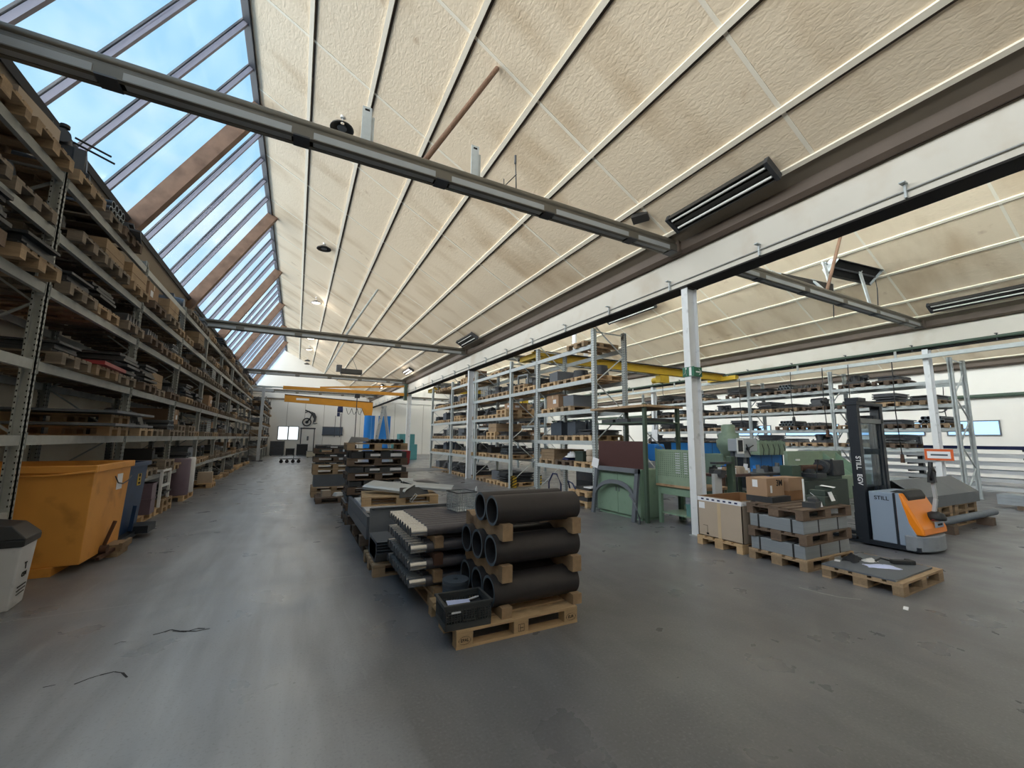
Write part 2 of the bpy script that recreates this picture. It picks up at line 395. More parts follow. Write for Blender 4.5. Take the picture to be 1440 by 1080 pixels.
for k in range(3):
    d = PITCH * k
    nx, nz = .482, .876
    t = .12
    r, e = RIDGE, EAVE
    side = ['over_the_aisle', 'over_the_machines', 'over_the_windows'][k]
    St('ceiling_' + side, MB().poly([(r[0] + d, r[1]), (e[0] + d, e[1]), (e[0] + d + nx * t, e[1] + nz * t), (r[0] + d + nx * t, r[1] + nz * t)], Y0, Y1), 'ceiling')
    # battens along the hall and the fainter seams up the slope
    mb = MB()
    sl = (e[1] - r[1]) / (e[0] - r[0])
    for i in range(1, 8):
        x = r[0] + 1.128 * i if i < 7 else e[0]
        z = r[1] + sl * (x - r[0])
        w = .035 if i < 7 else .03
        mb.poly([(d + x - w, z + .02), (d + x + w, z + .02), (d + x + w - nx * .03, z + sl * w - nz * .035), (d + x - w - nx * .03, z - sl * w - nz * .035)], Y0, Y1)
    St('trim_%d' % (k + 1), mb, 'rib')
    mb = MB()  # dark strips along the battens' lower side stand in for their shadow line
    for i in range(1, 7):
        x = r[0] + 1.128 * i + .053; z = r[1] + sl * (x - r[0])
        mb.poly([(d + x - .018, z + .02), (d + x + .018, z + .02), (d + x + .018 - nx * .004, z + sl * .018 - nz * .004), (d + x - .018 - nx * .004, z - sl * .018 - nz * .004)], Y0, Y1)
    St('trim_%d' % (k + 40), mb, 'gutter')  # strips standing in for the battens' shadow
    mb = MB(); y = 5.3 - 2.55 * 5
    while y < Y1:
        mb.poly([(r[0] + d, r[1]), (e[0] + d, e[1]), (e[0] + d - nx * .006, e[1] - nz * .006), (r[0] + d - nx * .006, r[1] - nz * .006)], y - .028, y + .028); y += 2.55
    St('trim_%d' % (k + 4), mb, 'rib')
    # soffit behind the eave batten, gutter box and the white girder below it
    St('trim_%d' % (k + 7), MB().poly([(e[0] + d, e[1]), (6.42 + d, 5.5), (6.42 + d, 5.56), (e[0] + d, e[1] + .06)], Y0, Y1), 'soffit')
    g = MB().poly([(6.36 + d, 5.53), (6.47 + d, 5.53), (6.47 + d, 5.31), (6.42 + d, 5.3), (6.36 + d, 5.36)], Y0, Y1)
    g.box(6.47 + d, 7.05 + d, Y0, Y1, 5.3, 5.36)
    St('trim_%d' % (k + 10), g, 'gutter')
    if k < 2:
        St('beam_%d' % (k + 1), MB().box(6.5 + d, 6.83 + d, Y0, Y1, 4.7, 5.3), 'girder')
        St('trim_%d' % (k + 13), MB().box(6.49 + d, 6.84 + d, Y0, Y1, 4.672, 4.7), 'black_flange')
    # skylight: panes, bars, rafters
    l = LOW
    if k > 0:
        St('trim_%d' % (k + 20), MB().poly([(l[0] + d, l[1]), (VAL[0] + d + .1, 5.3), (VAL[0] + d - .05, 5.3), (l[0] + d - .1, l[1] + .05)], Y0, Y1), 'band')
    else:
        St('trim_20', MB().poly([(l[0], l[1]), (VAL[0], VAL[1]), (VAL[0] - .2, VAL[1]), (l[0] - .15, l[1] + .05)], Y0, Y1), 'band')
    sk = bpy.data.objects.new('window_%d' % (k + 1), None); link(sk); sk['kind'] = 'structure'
    sk['label'] = ['long sloping skylight above the racking beside the aisle', 'sloping skylight hidden behind the first roof', 'sloping skylight over the window side'][k]
    ux, uz = (l[0] - r[0]), (l[1] - r[1]); ln = math.hypot(ux, uz); ux /= ln; uz /= ln   # down the glass
    ox, oz = -(-uz), -ux                                                              # outward normal
    ox, oz = (uz, -ux) if (uz < 0) else (-uz, ux)
    if ox > 0: ox, oz = -ox, -oz
    def sp(s, o): return (d + r[0] + ux * s + ox * o, r[1] + uz * s + oz * o)
    gl = MB(); A, B = sp(.0, .09), sp(ln, .09)
    gl.add([(A[0], Y0, A[1]), (A[0], Y1, A[1]), (B[0], Y1, B[1]), (B[0], Y0, B[1])], [(0, 1, 2, 3)])
    Pt('pane', gl, 'glass', sk)
    mb = MB(); mb2 = MB(); i = 0; y = 5.35 - 5.665 * 2
    while y < Y1 - .2:
        if i % 5:
            for (m_, w, a, b_) in ((mb, .03, .0, .085), (mb2, .042, .1, .13)):
                q = [sp(-.02, a), sp(ln, a), sp(ln, b_), sp(-.02, b_)]
                m_.poly(q, y - w, y + w)
        y += 1.133; i += 1
    Pt('glazing_bar', mb, 'mullion', sk); Pt('glazing_bar_cap', mb2, 'mullion_dark', sk)
    y = 5.35 - 5.665 * 2
    while y < Y1 - .2:
        Pt('rafter', MB().poly([sp(-.12, -.24), sp(ln + .3, -.24), sp(ln + .3, .085), sp(-.12, .085)], y - .1, y + .1), 'timber', sk)
        y += 5.665
    mb = MB().poly([sp(-.05, -.06), sp(.05, -.06), sp(.05, .1), sp(-.05, .1)], Y0, Y1)
    Pt('ridge_bar', mb, 'mullion_dark', sk)
    mb = MB().poly([sp(ln - .03, -.05), sp(ln + .07, -.05), sp(ln + .07, .12), sp(ln - .03, .12)], Y0, Y1)
    Pt('sill_bar', mb, 'mullion_dark', sk)

# girder conduits with their little brackets
for k in range(2):
    d = PITCH * k
    lab = ['thin grey conduit along the white girder above the aisle', 'thick dark green pipe along the far white girder over the machines'][k]
    t = T('conduit' if k == 0 else 'pipe_run', lab, 'conduit', ((6.48 if k == 0 else 6.44) + d, 0, 4.8 if k == 0 else 4.74))
    Pt('tube', MB().cyl((0, Y0, 0), (0, Y1, 0), .012 if k == 0 else .05, 8), 'galv_dull' if k == 0 else 'green_dark', t)
    y = .15
    while y < 43:
        mb = MB().box(-.03, .015, y - .012, y + .012, -.1, .08)
        mb.box(-.1, .0, y - .03, y + .03, .075, .09)
        Pt('bracket', mb, 'galv' if k == 0 else 'fork_dark', t); y += 1.83
# rail running under the second girder, carrying cables
t = T('crane_rail', 'pale steel rail hanging under the far girder', 'rail', (17.3, 0, 4.35))
Pt('rail', MB().box(-.06, .06, Y0, Y1, 0, .12), 'galv', t)
for y in range(-6, 44, 3): Pt('hanger', MB().box(-.02, .02, y, y + .06, .12, .34), 'galv_dull', t)

# columns
def column(x, y, ztop, label, name='column'):
    mb = MB().box(0, .022, -.07, .07, 0, ztop).box(.25, .272, -.07, .07, 0, ztop).box(.022, .25, -.006, .006, 0, ztop)
    t = T(name, label, 'column', (x, y, 0))
    Pt('shaft', mb, 'white_col', t)
    Pt('base_plate', MB().box(-.03, .3, -.1, .1, 0, .02), 'galv_dull', t)
    Pt('head_plate', MB().box(-.02, .3, -.09, .09, ztop - .02, ztop), 'black_flange', t)
    return t
column(6.51, 5.33, 4.672, 'slim white steel column beside the pale carton')
column(6.51, 16.75, 4.672, 'white column standing between the racking bays under the girder')
column(6.51, 28.0, 4.672, 'farthest white column, carrying the ochre jib arm')
column(17.42, 5.35, 4.672, 'white column with the orange sign behind the pallet truck')
column(17.42, 16.7, 4.672, 'cream column among the machines, partly behind the green posts')
column(17.42, 28.0, 4.672, 'distant cream column at the back of the machine bay')

# tie beams across the bays
def tie(k, y, label):
    d = PITCH * k; x0, x1 = -4.0, 6.42
    t = T('tie_beam', label, 'beam', (d, y, 5.34))
    b = MB().cyl((x0, .01, .215), (x1, .01, .215), .06, 16)
    Pt('top_pipe', b, 'tie', t)
    c = MB().box(x0, x1, -.075, -.06, .0, .13).box(x0, x1, .1, .115, .0, .13).box(x0, x1, -.075, .115, .125, .14)
    c.box(x0, x1, -.085, -.03, -.012, .0).box(x0, x1, .07, .125, -.012, .0)
    Pt('channel', c, 'tie', t)
    x = x0 + .35
    while x < x1 - .5:
        w = 1.55 if x < 4 else .8
        Pt('inset_panel', MB().box(x, min(x + w, x1 - .2), -.028, .068, -.004, .02), 'tie_inset', t)
        Pt('side_panel', MB().box(x, min(x + w, x1 - .2), -.081, -.074, .004, .088), 'tie_inset', t)
        Pt('batten_plate', MB().box(x + w + .02, x + w + .2, -.09, .125, -.02, .0), 'steel_dark', t)
        x += w + .24
    Pt('end_shoe', MB().box(x1 - .12, x1 + .06, -.12, .16, -.02, .22), 'gutter', t)
    return t
for k, nm in ((0, 'aisle'), (1, 'machine bay')):
    for y, w in ((5.35, 'nearest'), (16.7, 'second'), (28.05, 'third'), (39.4, 'last')):
        tie(k, y, '%s tie beam crossing the %s below the ceiling' % (w, nm))

# far wall: window, door, wall joints
def win(n, x0, x1, z0, z1, y, glow):
    o = bpy.data.objects.new('window_%d' % n, None); o.location = (x0, y, z0); link(o); o['kind'] = 'structure'
    w, h = x1 - x0, z1 - z0
    Pt('frame', MB().box(-.06, w + .06, -.04, .02, -.06, 0).box(-.06, w + .06, -.04, .02, h, h + .06).box(-.06, 0, -.04, .02, 0, h).box(w, w + .06, -.04, .02, 0, h).box(w / 2 - .05, w / 2 + .05, -.04, .02, 0, h), 'steel_mid', o)
    Pt('pane', MB().box(0, w, -.015, 0, 0, h), glow, o)
    return o
win(4, -1.5, .12, 1.42, 2.6, Y1 - .02, 'win_glow')['label'] = 'bright two-part window in the far end wall'
o = bpy.data.objects.new('door_1', None); o.location = (.35, Y1 - .02, 0); link(o); o['kind'] = 'structure'; o['label'] = 'pale door with dark frame in the far end wall'
Pt('leaf', MB().box(.08, 1.12, -.02, 0, 0, 2.42), 'wall_white', o)
Pt('frame', MB().box(0, .08, -.05, .01, 0, 2.5).box(1.12, 1.2, -.05, .01, 0, 2.5).box(-.05, 1.25, -.05, .01, 2.42, 2.55), 'steel_dark', o)
Pt('handle', MB().box(.55, .7, -.06, -.02, 1.35, 1.75), 'steel_mid', o)
mb = MB()
for x in (-2.3, -.9, .6, 2.25, 3.9, 5.6, 9, 12, 15): mb.box(x - .012, x + .012, Y1 - .008, Y1, 0, 5.2)
mb.box(-4, 6.4, Y1 - .06, Y1, 5.1, 5.25)
St('trim_30', mb, 'soffit')
# right wall: band of windows and joints
for i, (y0, y1) in enumerate(((2., 4.6), (6.6, 8.3), (9.2, 12.), (13., 16.), (17., 21.))):
    o = bpy.data.objects.new('window_%d' % (5 + i), None); o.location = (XW - .02, y0, 2.15); link(o); o['kind'] = 'structure'
    w = y1 - y0
    Pt('frame', MB().box(-.04, .02, -.05, w + .05, -.05, 0).box(-.04, .02, -.05, w + .05, .62, .67).box(-.04, .02, -.05, 0, 0, .62).box(-.04, .02, w, w + .05, 0, .62), 'steel_mid', o)
    Pt('pane', MB().box(-.015, 0, 0, w, 0, .62), 'win_sky', o)
One('pipe_run', MB().cyl((0, Y0, 0), (0, Y1, 0), .09, 10), 'green_dark', 'dark pipe running along the right-hand wall', 'pipe', (XW - .15, 0, 3.95))
# ------------------------------------------------------------------ pallets (1.2 x 0.8 x 0.144 m, long side on local x)
BX = (-.55, 0, .55); BWX = (.1, .145, .1); BY = (-.35, 0, .35); BWY = (.1, .145, .1)
def _deck():
    m = MB()
    for y, w in ((-.3275, .145), (-.165, .1), (0, .145), (.165, .1), (.3275, .145)): m.box(-.6, .6, y - w / 2, y + w / 2, .122, .144)
    return m
def _cross():
    m = MB()
    for x, w in ((-.5275, .145), (0, .145), (.5275, .145)): m.box(x - w / 2, x + w / 2, -.4, .4, .1, .1215)
    return m
def _block(i, j):
    x = (-.5275, 0, .5275)[i]; y = (-.35, 0, .35)[j]; w = BWY[j]
    return MB().box(x - .0725, x + .0725, y - w / 2, y + w / 2, .022, .1)
def _run(j):
    y = (-.35, 0, .35)[j]; w = BWY[j]
    return MB().box(-.6, .6, y - w / 2, y + w / 2, 0, .022)
PM = {}
for w in ('wood', 'wood_dark', 'wood_new', 'wood_grey'):
    PM[w] = dict(deck=_deck().mesh('top_deck', w), cross=_cross().mesh('cross_boards', w),
                 block=[_block(i, j).mesh('block', w) for i in range(3) for j in range(3)], run=[_run(j).mesh('bottom_runner', w) for j in range(3)])
    a = _deck(); 
    for q in [_cross()] + [_block(i, j) for i in range(3) for j in range(3)] + [_run(j) for j in range(3)]: a.add(q.v, q.f)
    PM[w]['all'] = a.mesh('pallet', w)
def pallet(label, loc, rz=0, w='wood', group=None, full=True, bev=0):
    if not full:
        o = bpy.data.objects.new('wooden_pallet', PM[w]['all']); link(o); o.location = loc; o.rotation_euler = (0, 0, rz)
        return tag(o, label, 'pallet', group)
    t = T('wooden_pallet', label, 'pallet', loc, rz, group)
    Pt('top_deck', PM[w]['deck'], None, t, bev); Pt('cross_boards', PM[w]['cross'], None, t)
    for m in PM[w]['block']: Pt('block', m, None, t, bev)
    for m in PM[w]['run']: Pt('bottom_runner', m, None, t)
    return t

# ------------------------------------------------------------------ loads lying on rack pallets (footprint about 1.0 x 0.7, base at z = 0)
def _carton(sx, sy, sz, m='brown_paper'):
    a = MB().box(-sx / 2, sx / 2, -sy / 2, sy / 2, 0, sz)
    a.mat(1).box(-sx / 2 - .002, sx / 2 + .002, -.03, .03, sz * .75, sz + .003)
    a.mat(2).box(-sx * .2, sx * .05, -sy / 2 - .004, -sy / 2, sz * .3, sz * .6).box(sx / 2, sx / 2 + .004, -sy * .3, -sy * .05, sz * .35, sz * .65).box(-sx / 2 - .004, -sx / 2, -sy * .3, -sy * .05, sz * .35, sz * .65)
    return a.mesh('carton', [m, 'tape', 'paper'])
def _collar(h):
    a = MB()
    for z in (0, h / 2):
        z0, z1 = z + .004, z + h / 2 - .004
        a.box(-.58, .58, -.39, -.365, z0, z1).box(-.58, .58, .365, .39, z0, z1).box(-.58, -.555, -.365, .365, z0, z1).box(.555, .58, -.365, .365, z0, z1)
    a.mat(1)
    for i in range(9): a.bc(-.45 + i * .11, random.uniform(-.2, .2), 0, .12, .3, h * random.uniform(.7, 1.15), random.random())
    return a.mesh('wooden_collar_crate', ['wood', 'steel_dark'])
def _openbin(sx, sy, sz, m):
    a = MB(); t = .02
    a.box(-sx / 2, sx / 2, -sy / 2, sy / 2, 0, t).box(-sx / 2, sx / 2, -sy / 2, -sy / 2 + t, t, sz).box(-sx / 2, sx / 2, sy / 2 - t, sy / 2, t, sz)
    a.box(-sx / 2, -sx / 2 + t, -sy / 2 + t, sy / 2 - t, t, sz).box(sx / 2 - t, sx / 2, -sy / 2 + t, sy / 2 - t, t, sz)
    a.box(-sx / 2 - .015, sx / 2 + .015, -sy / 2 - .015, -sy / 2, sz - .04, sz).box(-sx / 2 - .015, sx / 2 + .015, sy / 2, sy / 2 + .015, sz - .04, sz)
    a.mat(1)
    for i in range(8): a.bc(random.uniform(-.35, .35) * sx, random.uniform(-.3, .3) * sy, t, sx * .18, sy * .22, sz * random.uniform(.6, .98), random.random() * 3)
    return a.mesh('open_bin', [m, 'steel_mid'])
def _rings(n):
    a = MB(); a.endmat = False
    z = 0
    for i in range(n):
        r = .26 - .012 * i; h = random.uniform(.05, .09)
        a.tube((0, 0, z), (0, 0, z + h), r, .1, 22); z += h
    return a.mesh('steel_ring_pile', ['steel_dark', 'steel_mid'])
def _motor():
    a = MB().cyl((-.28, 0, .2), (.26, 0, .2), .17, 18).cyl((.26, 0, .2), (.32, 0, .2), .2, 18).cyl((.32, 0, .2), (.42, 0, .2), .035, 10).cyl((-.34, 0, .2), (-.28, 0, .2), .15, 18)
    for i in range(10):
        t = PI * 2 * i / 10; a.bc(0, .165 * math.cos(t), .2 + .165 * math.sin(t) - .01, .5, .02, .02)
    a.box(-.2, .18, -.17, -.08, 0, .08).box(-.2, .18, .08, .17, 0, .08).box(-.12, .1, -.08, .08, .35, .45)
    return a.mesh('electric_motor', 'steel_blue')
def _casting():
    a = MB().bc(0, 0, 0, .8, .56, .1).bc(-.12, 0, .1, .45, .4, .18, 0, .8).cyl((-.12, -.28, .27), (-.12, .28, .27), .11, 16).cyl((.28, 0, .1), (.28, 0, .3), .12, 16).cyl((.28, 0, .3), (.28, 0, .34), .17, 16)
    for x in (-.34, .34):
        for y in (-.22, .22): a.cyl((x, y, .1), (x, y, .15), .035, 8)
    return a.mesh('machine_casting', 'steel_dark')
def _plates(n, h):
    a = MB(); z = 0
    for i in range(n):
        a.bc(random.uniform(-.04, .04), random.uniform(-.03, .03), z, random.uniform(.95, 1.25), random.uniform(.6, .82), h, random.uniform(-.03, .03)); z += h + .004
    return a.mesh('steel_plate_bundle', 'steel_dark')
def _tubes():
    a = MB(); a.endmat = True
    for j, row in enumerate((5, 4)):
        for i in range(row): a.tube((-.55, (i - (row - 1) / 2) * .13, .066 + j * .113), (.55, (i - (row - 1) / 2) * .13, .066 + j * .113), .063, .048, 14)
    a.endmat = False
    return a.mesh('pipe_bundle', ['steel_dark', 'pipe_end'])
def _gear():
    a = MB().tube((0, 0, 0), (0, 0, .14), .3, .09, 30).cyl((0, 0, .14), (0, 0, .22), .16, 20)
    for i in range(30):
        t = 2 * PI * i / 30; a.bc(.315 * math.cos(t), .315 * math.sin(t), .01, .05, .028, .12, t)
    return a.mesh('gear_wheel', ['steel_mid', 'steel_mid'])
def _canisters():
    a = MB()
    for x in (-.22, .22):
        a.bc(x, 0, 0, .36, .5, .4).bc(x, 0, .4, .3, .42, .03, 0, .9).cyl((x + .08, 0, .43), (x + .08, 0, .48), .045, 12).box(x - .13, x - .02, -.02, .02, .43, .47)
    return a.mesh('canister_pair', 'steel_blue')
def _frame():
    a = MB()
    for y in (-.3, .3):
        a.bar((-.5, y, .03), (.5, y, .03), .06).bar((-.5, y, .03), (-.5, y, .36), .05).bar((.5, y, .03), (.5, y, .36), .05).bar((-.5, y, .36), (.5, y, .36), .05)
    for x in (-.5, .5): a.bar((x, -.3, .36), (x, .3, .36), .05)
    a.bc(0, 0, .06, .5, .4, .2)
    return a.mesh('welded_frame', 'steel_mid')
def _angle():
    a = MB()
    for i in range(5):
        y = -.3 + i * .14
        a.poly([(y, .0), (y + .12, .0), (y + .12, .012), (y + .07, .14), (y + .055, .14)], -.58, .58, 'x')
    return a.mesh('angle_section_bundle', 'steel_dark')
def _wrap():
    a = MB().bc(0, 0, 0, 1.05, .7, .46, 0, .97)
    a.mat(1).box(-.3, -.1, -.356, -.34, .15, .34)
    return a.mesh('wrapped_load', ['white_wrap', 'paper'])
def _gitter():
    a = MB()
    for z in [i * .07 for i in range(7)]:
        for s in (-1, 1): a.box(-.55, .55, s * .36 - .006, s * .36 + .006, z, z + .012).box(s * .55 - .006, s * .55 + .006, -.36, .36, z, z + .012)
    for i in range(12): a.box(-.55 + i * .1 - .005, -.55 + i * .1 + .005, -.366, -.354, 0, .43).box(-.55 + i * .1 - .005, -.55 + i * .1 + .005, .354, .366, 0, .43)
    for i in range(8): a.box(-.556, -.544, -.36 + i * .1, -.35 + i * .1, 0, .43).box(.544, .556, -.36 + i * .1, -.35 + i * .1, 0, .43)
    a.box(-.55, .55, -.36, .36, 0, .01)
    a.mat(1)
    for i in range(7): a.bc(random.uniform(-.35, .35), random.uniform(-.2, .2), .01, .25, .2, random.uniform(.12, .32), random.random() * 3)
    return a.mesh('mesh_box', ['wire', 'steel_dark'])
KINDS = [('carton', 'brown carton', 'box', _carton(.95, .66, .42), .44), ('carton', 'low brown carton', 'box', _carton(.7, .6, .26), .28), ('carton', 'pale carton', 'box', _carton(.8, .55, .34, 'carton_pale'), .36),
         ('collar_crate', 'wooden collar crate of dark parts', 'crate', _collar(.34), .38), ('open_bin', 'grey open bin of metal parts', 'bin', _openbin(.8, .6, .36, 'sheet'), .38),
         ('open_bin', 'black open bin of metal parts', 'bin', _openbin(.6, .5, .26, 'black'), .28), ('flange', 'dark steel flange pile', 'flanges', _rings(4), .34), ('electric_motor', 'blue-grey electric motor', 'motor', _motor(), .46),
         ('machine_casting', 'dark machine casting', 'machine part', _casting(), .36), ('plate_bundle', 'bundle of dark steel plates', 'steel plates', _plates(5, .03), .2), ('pipe_bundle', 'bundle of short dark pipes', 'pipes', _tubes(), .25),
         ('gear_wheel', 'grey toothed gear wheel', 'gear', _gear(), .23), ('canister_pair', 'pair of blue-grey canisters', 'canisters', _canisters(), .5), ('welded_frame', 'small welded grey frame', 'frame', _frame(), .4),
         ('angle_bundle', 'bundle of dark angle sections', 'steel sections', _angle(), .16), ('wrapped_load', 'pale load in stretch wrap', 'wrapped load', _wrap(), .47), ('mesh_box', 'wire mesh box of parts', 'mesh box', _gitter(), .45),
         ('plate_bundle', 'thick dark plate bundle', 'steel plates', _plates(8, .04), .37)]
WT = [5, 4, 2, 4, 4, 4, 4, 3, 6, 5, 4, 3, 2, 3, 4, 1, 2, 3]
def load(kind, label, loc, rz=0, sc=1., group=None):
    nm, _, cat, me, h = KINDS[kind]
    o = bpy.data.objects.new(nm, me); link(o); o.location = loc; o.rotation_euler = (0, 0, rz); o.scale = (sc, sc, sc)
    return tag(o, label, cat, group)

# ------------------------------------------------------------------ racking
def post_mesh(h, holes, mat, face):
    a = MB().box(-.05, .05, -.02, .02, 0, h).box(-.05, -.03, -.055, .055, 0, h).box(.03, .05, -.055, .055, 0, h)
    if holes:
        a.mat(1); z = .06
        while z < h - .05:
            for o in (-.03, .03): a.box(.05 if face > 0 else -.0506, .0506 if face > 0 else -.05, o - .008, o + .008, z - .012, z + .012)
            a.box(.034, .046, -.0556, -.055, z - .01, z + .01).box(-.046, -.034, -.0556, -.055, z - .01, z + .01)
            z += .066
    return a.mesh('upright', [mat, 'hole'])
def rack(name, label, xf, xr, ys, levels, tops, face, mat='galv_dull', holes_to=99, rear=True, skip=()):
    t = T(name, label, 'rack', (xf, ys[0], 0))
    cache = {}
    dx = xr - xf
    for i, y in enumerate(ys):
        h = tops[i] if isinstance(tops, (list, tuple)) else tops
        for x in (0, dx):
            k = (h, y < holes_to)
            if k not in cache: cache[k] = post_mesh(h, y < holes_to, mat, face)
            Pt('upright', cache[k], None, t, 0, (x, y - ys[0], 0))
            Pt('foot_plate', MB().box(-.07, .07, -.08, .08, 0, .012), mat, t, 0, (x, y - ys[0], 0))
        z = .2; s = 0; m = MB()
        while z < h - .5:
            m.bar((.04 if dx > 0 else -.04, y - ys[0], z + (.75 if s else 0)), (dx - (.04 if dx > 0 else -.04), y - ys[0], z + (0 if s else .75)), .035, .02); z += .75; s = 1 - s
        m.bar((0, y - ys[0], h - .08), (dx, y - ys[0], h - .08), .035, .03)
        Pt('brace', m, mat, t)
    for i in range(len(ys) - 1):
        a, b = ys[i] - ys[0], ys[i + 1] - ys[0]
        for j, z in enumerate(levels):
            if (i, j) in skip: continue
            for x in ((0, dx) if rear else (0,)):
                mb = MB().box(-.025, .025, a + .055, b - .055, z - .11, z)
                mb.box(-.03, .03, a + .05, a + .06, z - .15, z + .03).box(-.03, .03, b - .06, b - .05, z - .15, z + .03)
                Pt('beam', mb, 'galv' if mat == 'galv' else mat, t, 0, (x + (.03 if dx < 0 else -.03) * (1 if x == 0 else -1), 0, 0))
    return t
LVN = ['lowest', 'second', 'third', 'fourth', 'fifth', 'top']
SLOT = {3: ['near', 'middle', 'far'], 2: ['nearer', 'farther'], 4: ['nearest', 'second', 'third', 'last']}
FARP = {}
def fill(rackname, xc, ys, levels, gaps, nslots, seed, wsel, facesign, skip=(), first_bay=0, full_to=-99, pskip=.06, over={}, far_from=99, wt=WT):
    R = random.Random(seed)
    for i in range(len(ys) - 1):
        n = nslots[i]; a, b = ys[i] + .12, ys[i + 1] - .12; w = (b - a) / n
        for j, z in enumerate(levels):
            for s in range(n):
                r = [R.random() for _ in range(9)]
                kk = R.choices(range(len(KINDS)), wt)[0]
                if (i, j) in skip or r[0] < pskip or (i, j, s) in skip: continue
                where = '%s shelf, %s bay, %s' % (LVN[j], ORD[i + first_bay], rackname)
                if len(levels) == 1: where = 'floor, %s bay, %s' % (ORD[i + first_bay], rackname)
                y = a + w * (s + .5) + (r[1] - .5) * max(0, w - .84)
                x = xc + facesign * (r[2] - .5) * .14
                full = ys[i] < full_to
                pw = wsel[int(r[3] * len(wsel))]
                zz = z
                if i >= far_from: FARP.setdefault((rackname, pw), []).append((x, y, zz))
                else: pallet('%s pallet on the %s' % (SLOT[n][s], where), (x, y, zz), 0, pw, 'pallets in the ' + rackname, full)
                zz += .144
                if r[4] < .13 and gaps[j] > .75 and i < far_from:
                    pallet('upper of two %s pallets on the %s' % (SLOT[n][s], where), (x, y, zz), 0, pw, 'pallets in the ' + rackname, full); zz += .144
                if (i, j, s) in over: kk = over[(i, j, s)]
                elif r[5] < .07: continue
                h = KINDS[kk][4]; room = gaps[j] - (zz - z) - .1
                sc = min(1., room / h)
                if sc < .55: kk = 9; sc = min(1., room / .2)
                sc *= .9 + .1 * r[6]
                load(kk, '%s, %s on %s' % (KINDS[kk][1], SLOT[n][s], where), (x + (r[7] - .5) * .06, y, zz), (0 if kk in (0, 3, 9, 10, 14, 15, 16, 17) else (r[8] - .5) * .3) + (PI if r[8] > .5 else 0), sc, 'loads in the ' + rackname)
WG = [2, 2, 1, 4, 5, 5, 4, 3, 7, 6, 4, 3, 2, 3, 5, 0, 2, 4]
WL = [2, 2, 0, 4, 5, 5, 5, 4, 8, 7, 6, 4, 2, 4, 6, 0, 2, 5]
# left row under the skylight
LY = [.45, 3.53, 6.62, 9.71, 12.8, 15.89, 18.98, 22.07, 25.16, 28.25, 31.34]
LZ = [.86, 1.68, 2.53, 3.42, 4.1, 4.8]
rack('pallet_rack', 'long pallet rack under the skylight beside the aisle', -2.75, -3.8, LY, LZ, 4.92, 1, 'galv_dull', 13, True, {(2, 0)})
fill('skylight-side rack', -3.2, LY, LZ, [.82, .85, .89, .68, .7, .9], [3] * 10, 11, ['wood_grey', 'wood', 'wood_dark', 'wood_grey'], 1, {(0, 0), (0, 1), (0, 2), (0, 3), (0, 4), (0, 5), (1, 0), (1, 1), (1, 2), (1, 5), (2, 0), (2, 5, 0), (2, 5, 2), (3, 5), (2, 1, 0), (2, 1, 1), (2, 1, 2), (2, 2, 1)}, 0, 13, .05,
     {(1, 4, 2): 7, (1, 4, 1): 7, (1, 4, 0): 7, (1, 3, 0): 9, (1, 3, 1): 17, (1, 3, 2): 9, (2, 2, 0): 9, (2, 2, 2): 17, (2, 3, 0): 9, (2, 3, 1): 17, (2, 3, 2): 14, (2, 4, 0): 6, (2, 4, 1): 3, (2, 4, 2): 3, (3, 4, 0): 0, (3, 4, 1): 3, (3, 4, 2): 0, (3, 3, 0): 14, (4, 1, 0): 0, (4, 4, 1): 3}, 8, WL)
fill('skylight-side rack', -3.15, LY[3:], [0], [.8], [3] * 7, 12, ['wood', 'wood_new'], 1, {(0, 0, 0), (0, 0, 1), (1, 0, 0), (1, 0, 1), (1, 0, 2), (2, 0, 0)}, 3, 0, .08, {}, 5, WL)
# farther cantilever bays with bulging loads
rack('storage_rack', 'last rack bays beyond the pale jib post by the aisle', -2.3, -3.6, [34.6, 37.4, 40.2, 42.8], [.86, 1.68, 2.53, 3.42, 4.1], 4.8, 1, 'galv_dull', 0, False)
fill('end rack', -2.75, [34.6, 37.4, 40.2, 42.8], [.86, 1.68, 2.53, 3.42, 4.1], [.8, .85, .88, .68, .9], [3, 3, 3], 14, ['wood', 'wood_dark'], 1, (), 0, 0, .05, {}, 0, WL)

# right row under the girder
GY = [8.45, 11.28, 13.15, 16.45, 19.55, 22.9]
GZ = [.98, 1.68, 2.5, 3.3, 4.2]
rack('pallet_rack', 'tall galvanised pallet rack under the white girder beside the aisle', 6.78, 7.82, GY, GZ, [4.62, 4.6, 4.5, 4.6, 4.5, 4.5], -1, 'galv', 12, True, skip={(4, 4), (1, 0), (1, 1), (1, 2)})
fill('girder-side rack', 7.38, GY, GZ, [.7, .8, .8, .88, .8], [3, 2, 3, 3, 3], 21, ['wood', 'wood_new', 'wood'], 1, {(0, 0), (0, 4), (1, 4), (1, 0), (1, 1), (1, 2), (2, 4, 2)}, 0, 12, .03,
     {(0, 0, 2): 0, (0, 1, 2): 12, (0, 1, 1): 12, (0, 1, 0): 9, (0, 2, 2): 0, (0, 2, 1): 4, (0, 3, 0): 6, (0, 3, 1): 6, (2, 0, 1): 6, (3, 4, 1): 0}, 99, WG)
fill('girder-side rack', 7.36, GY, [0], [.7], [3, 2, 3, 3, 3], 22, ['wood', 'wood_new'], 1, {(0, 0), (1, 0)}, 0, 0, .0, {}, 99, WG)
pallet('pallet stored above the near end of the girder-side rack', (7.25, 9.1, 4.2), 0, 'wood', 'pallets in the girder-side rack', True)

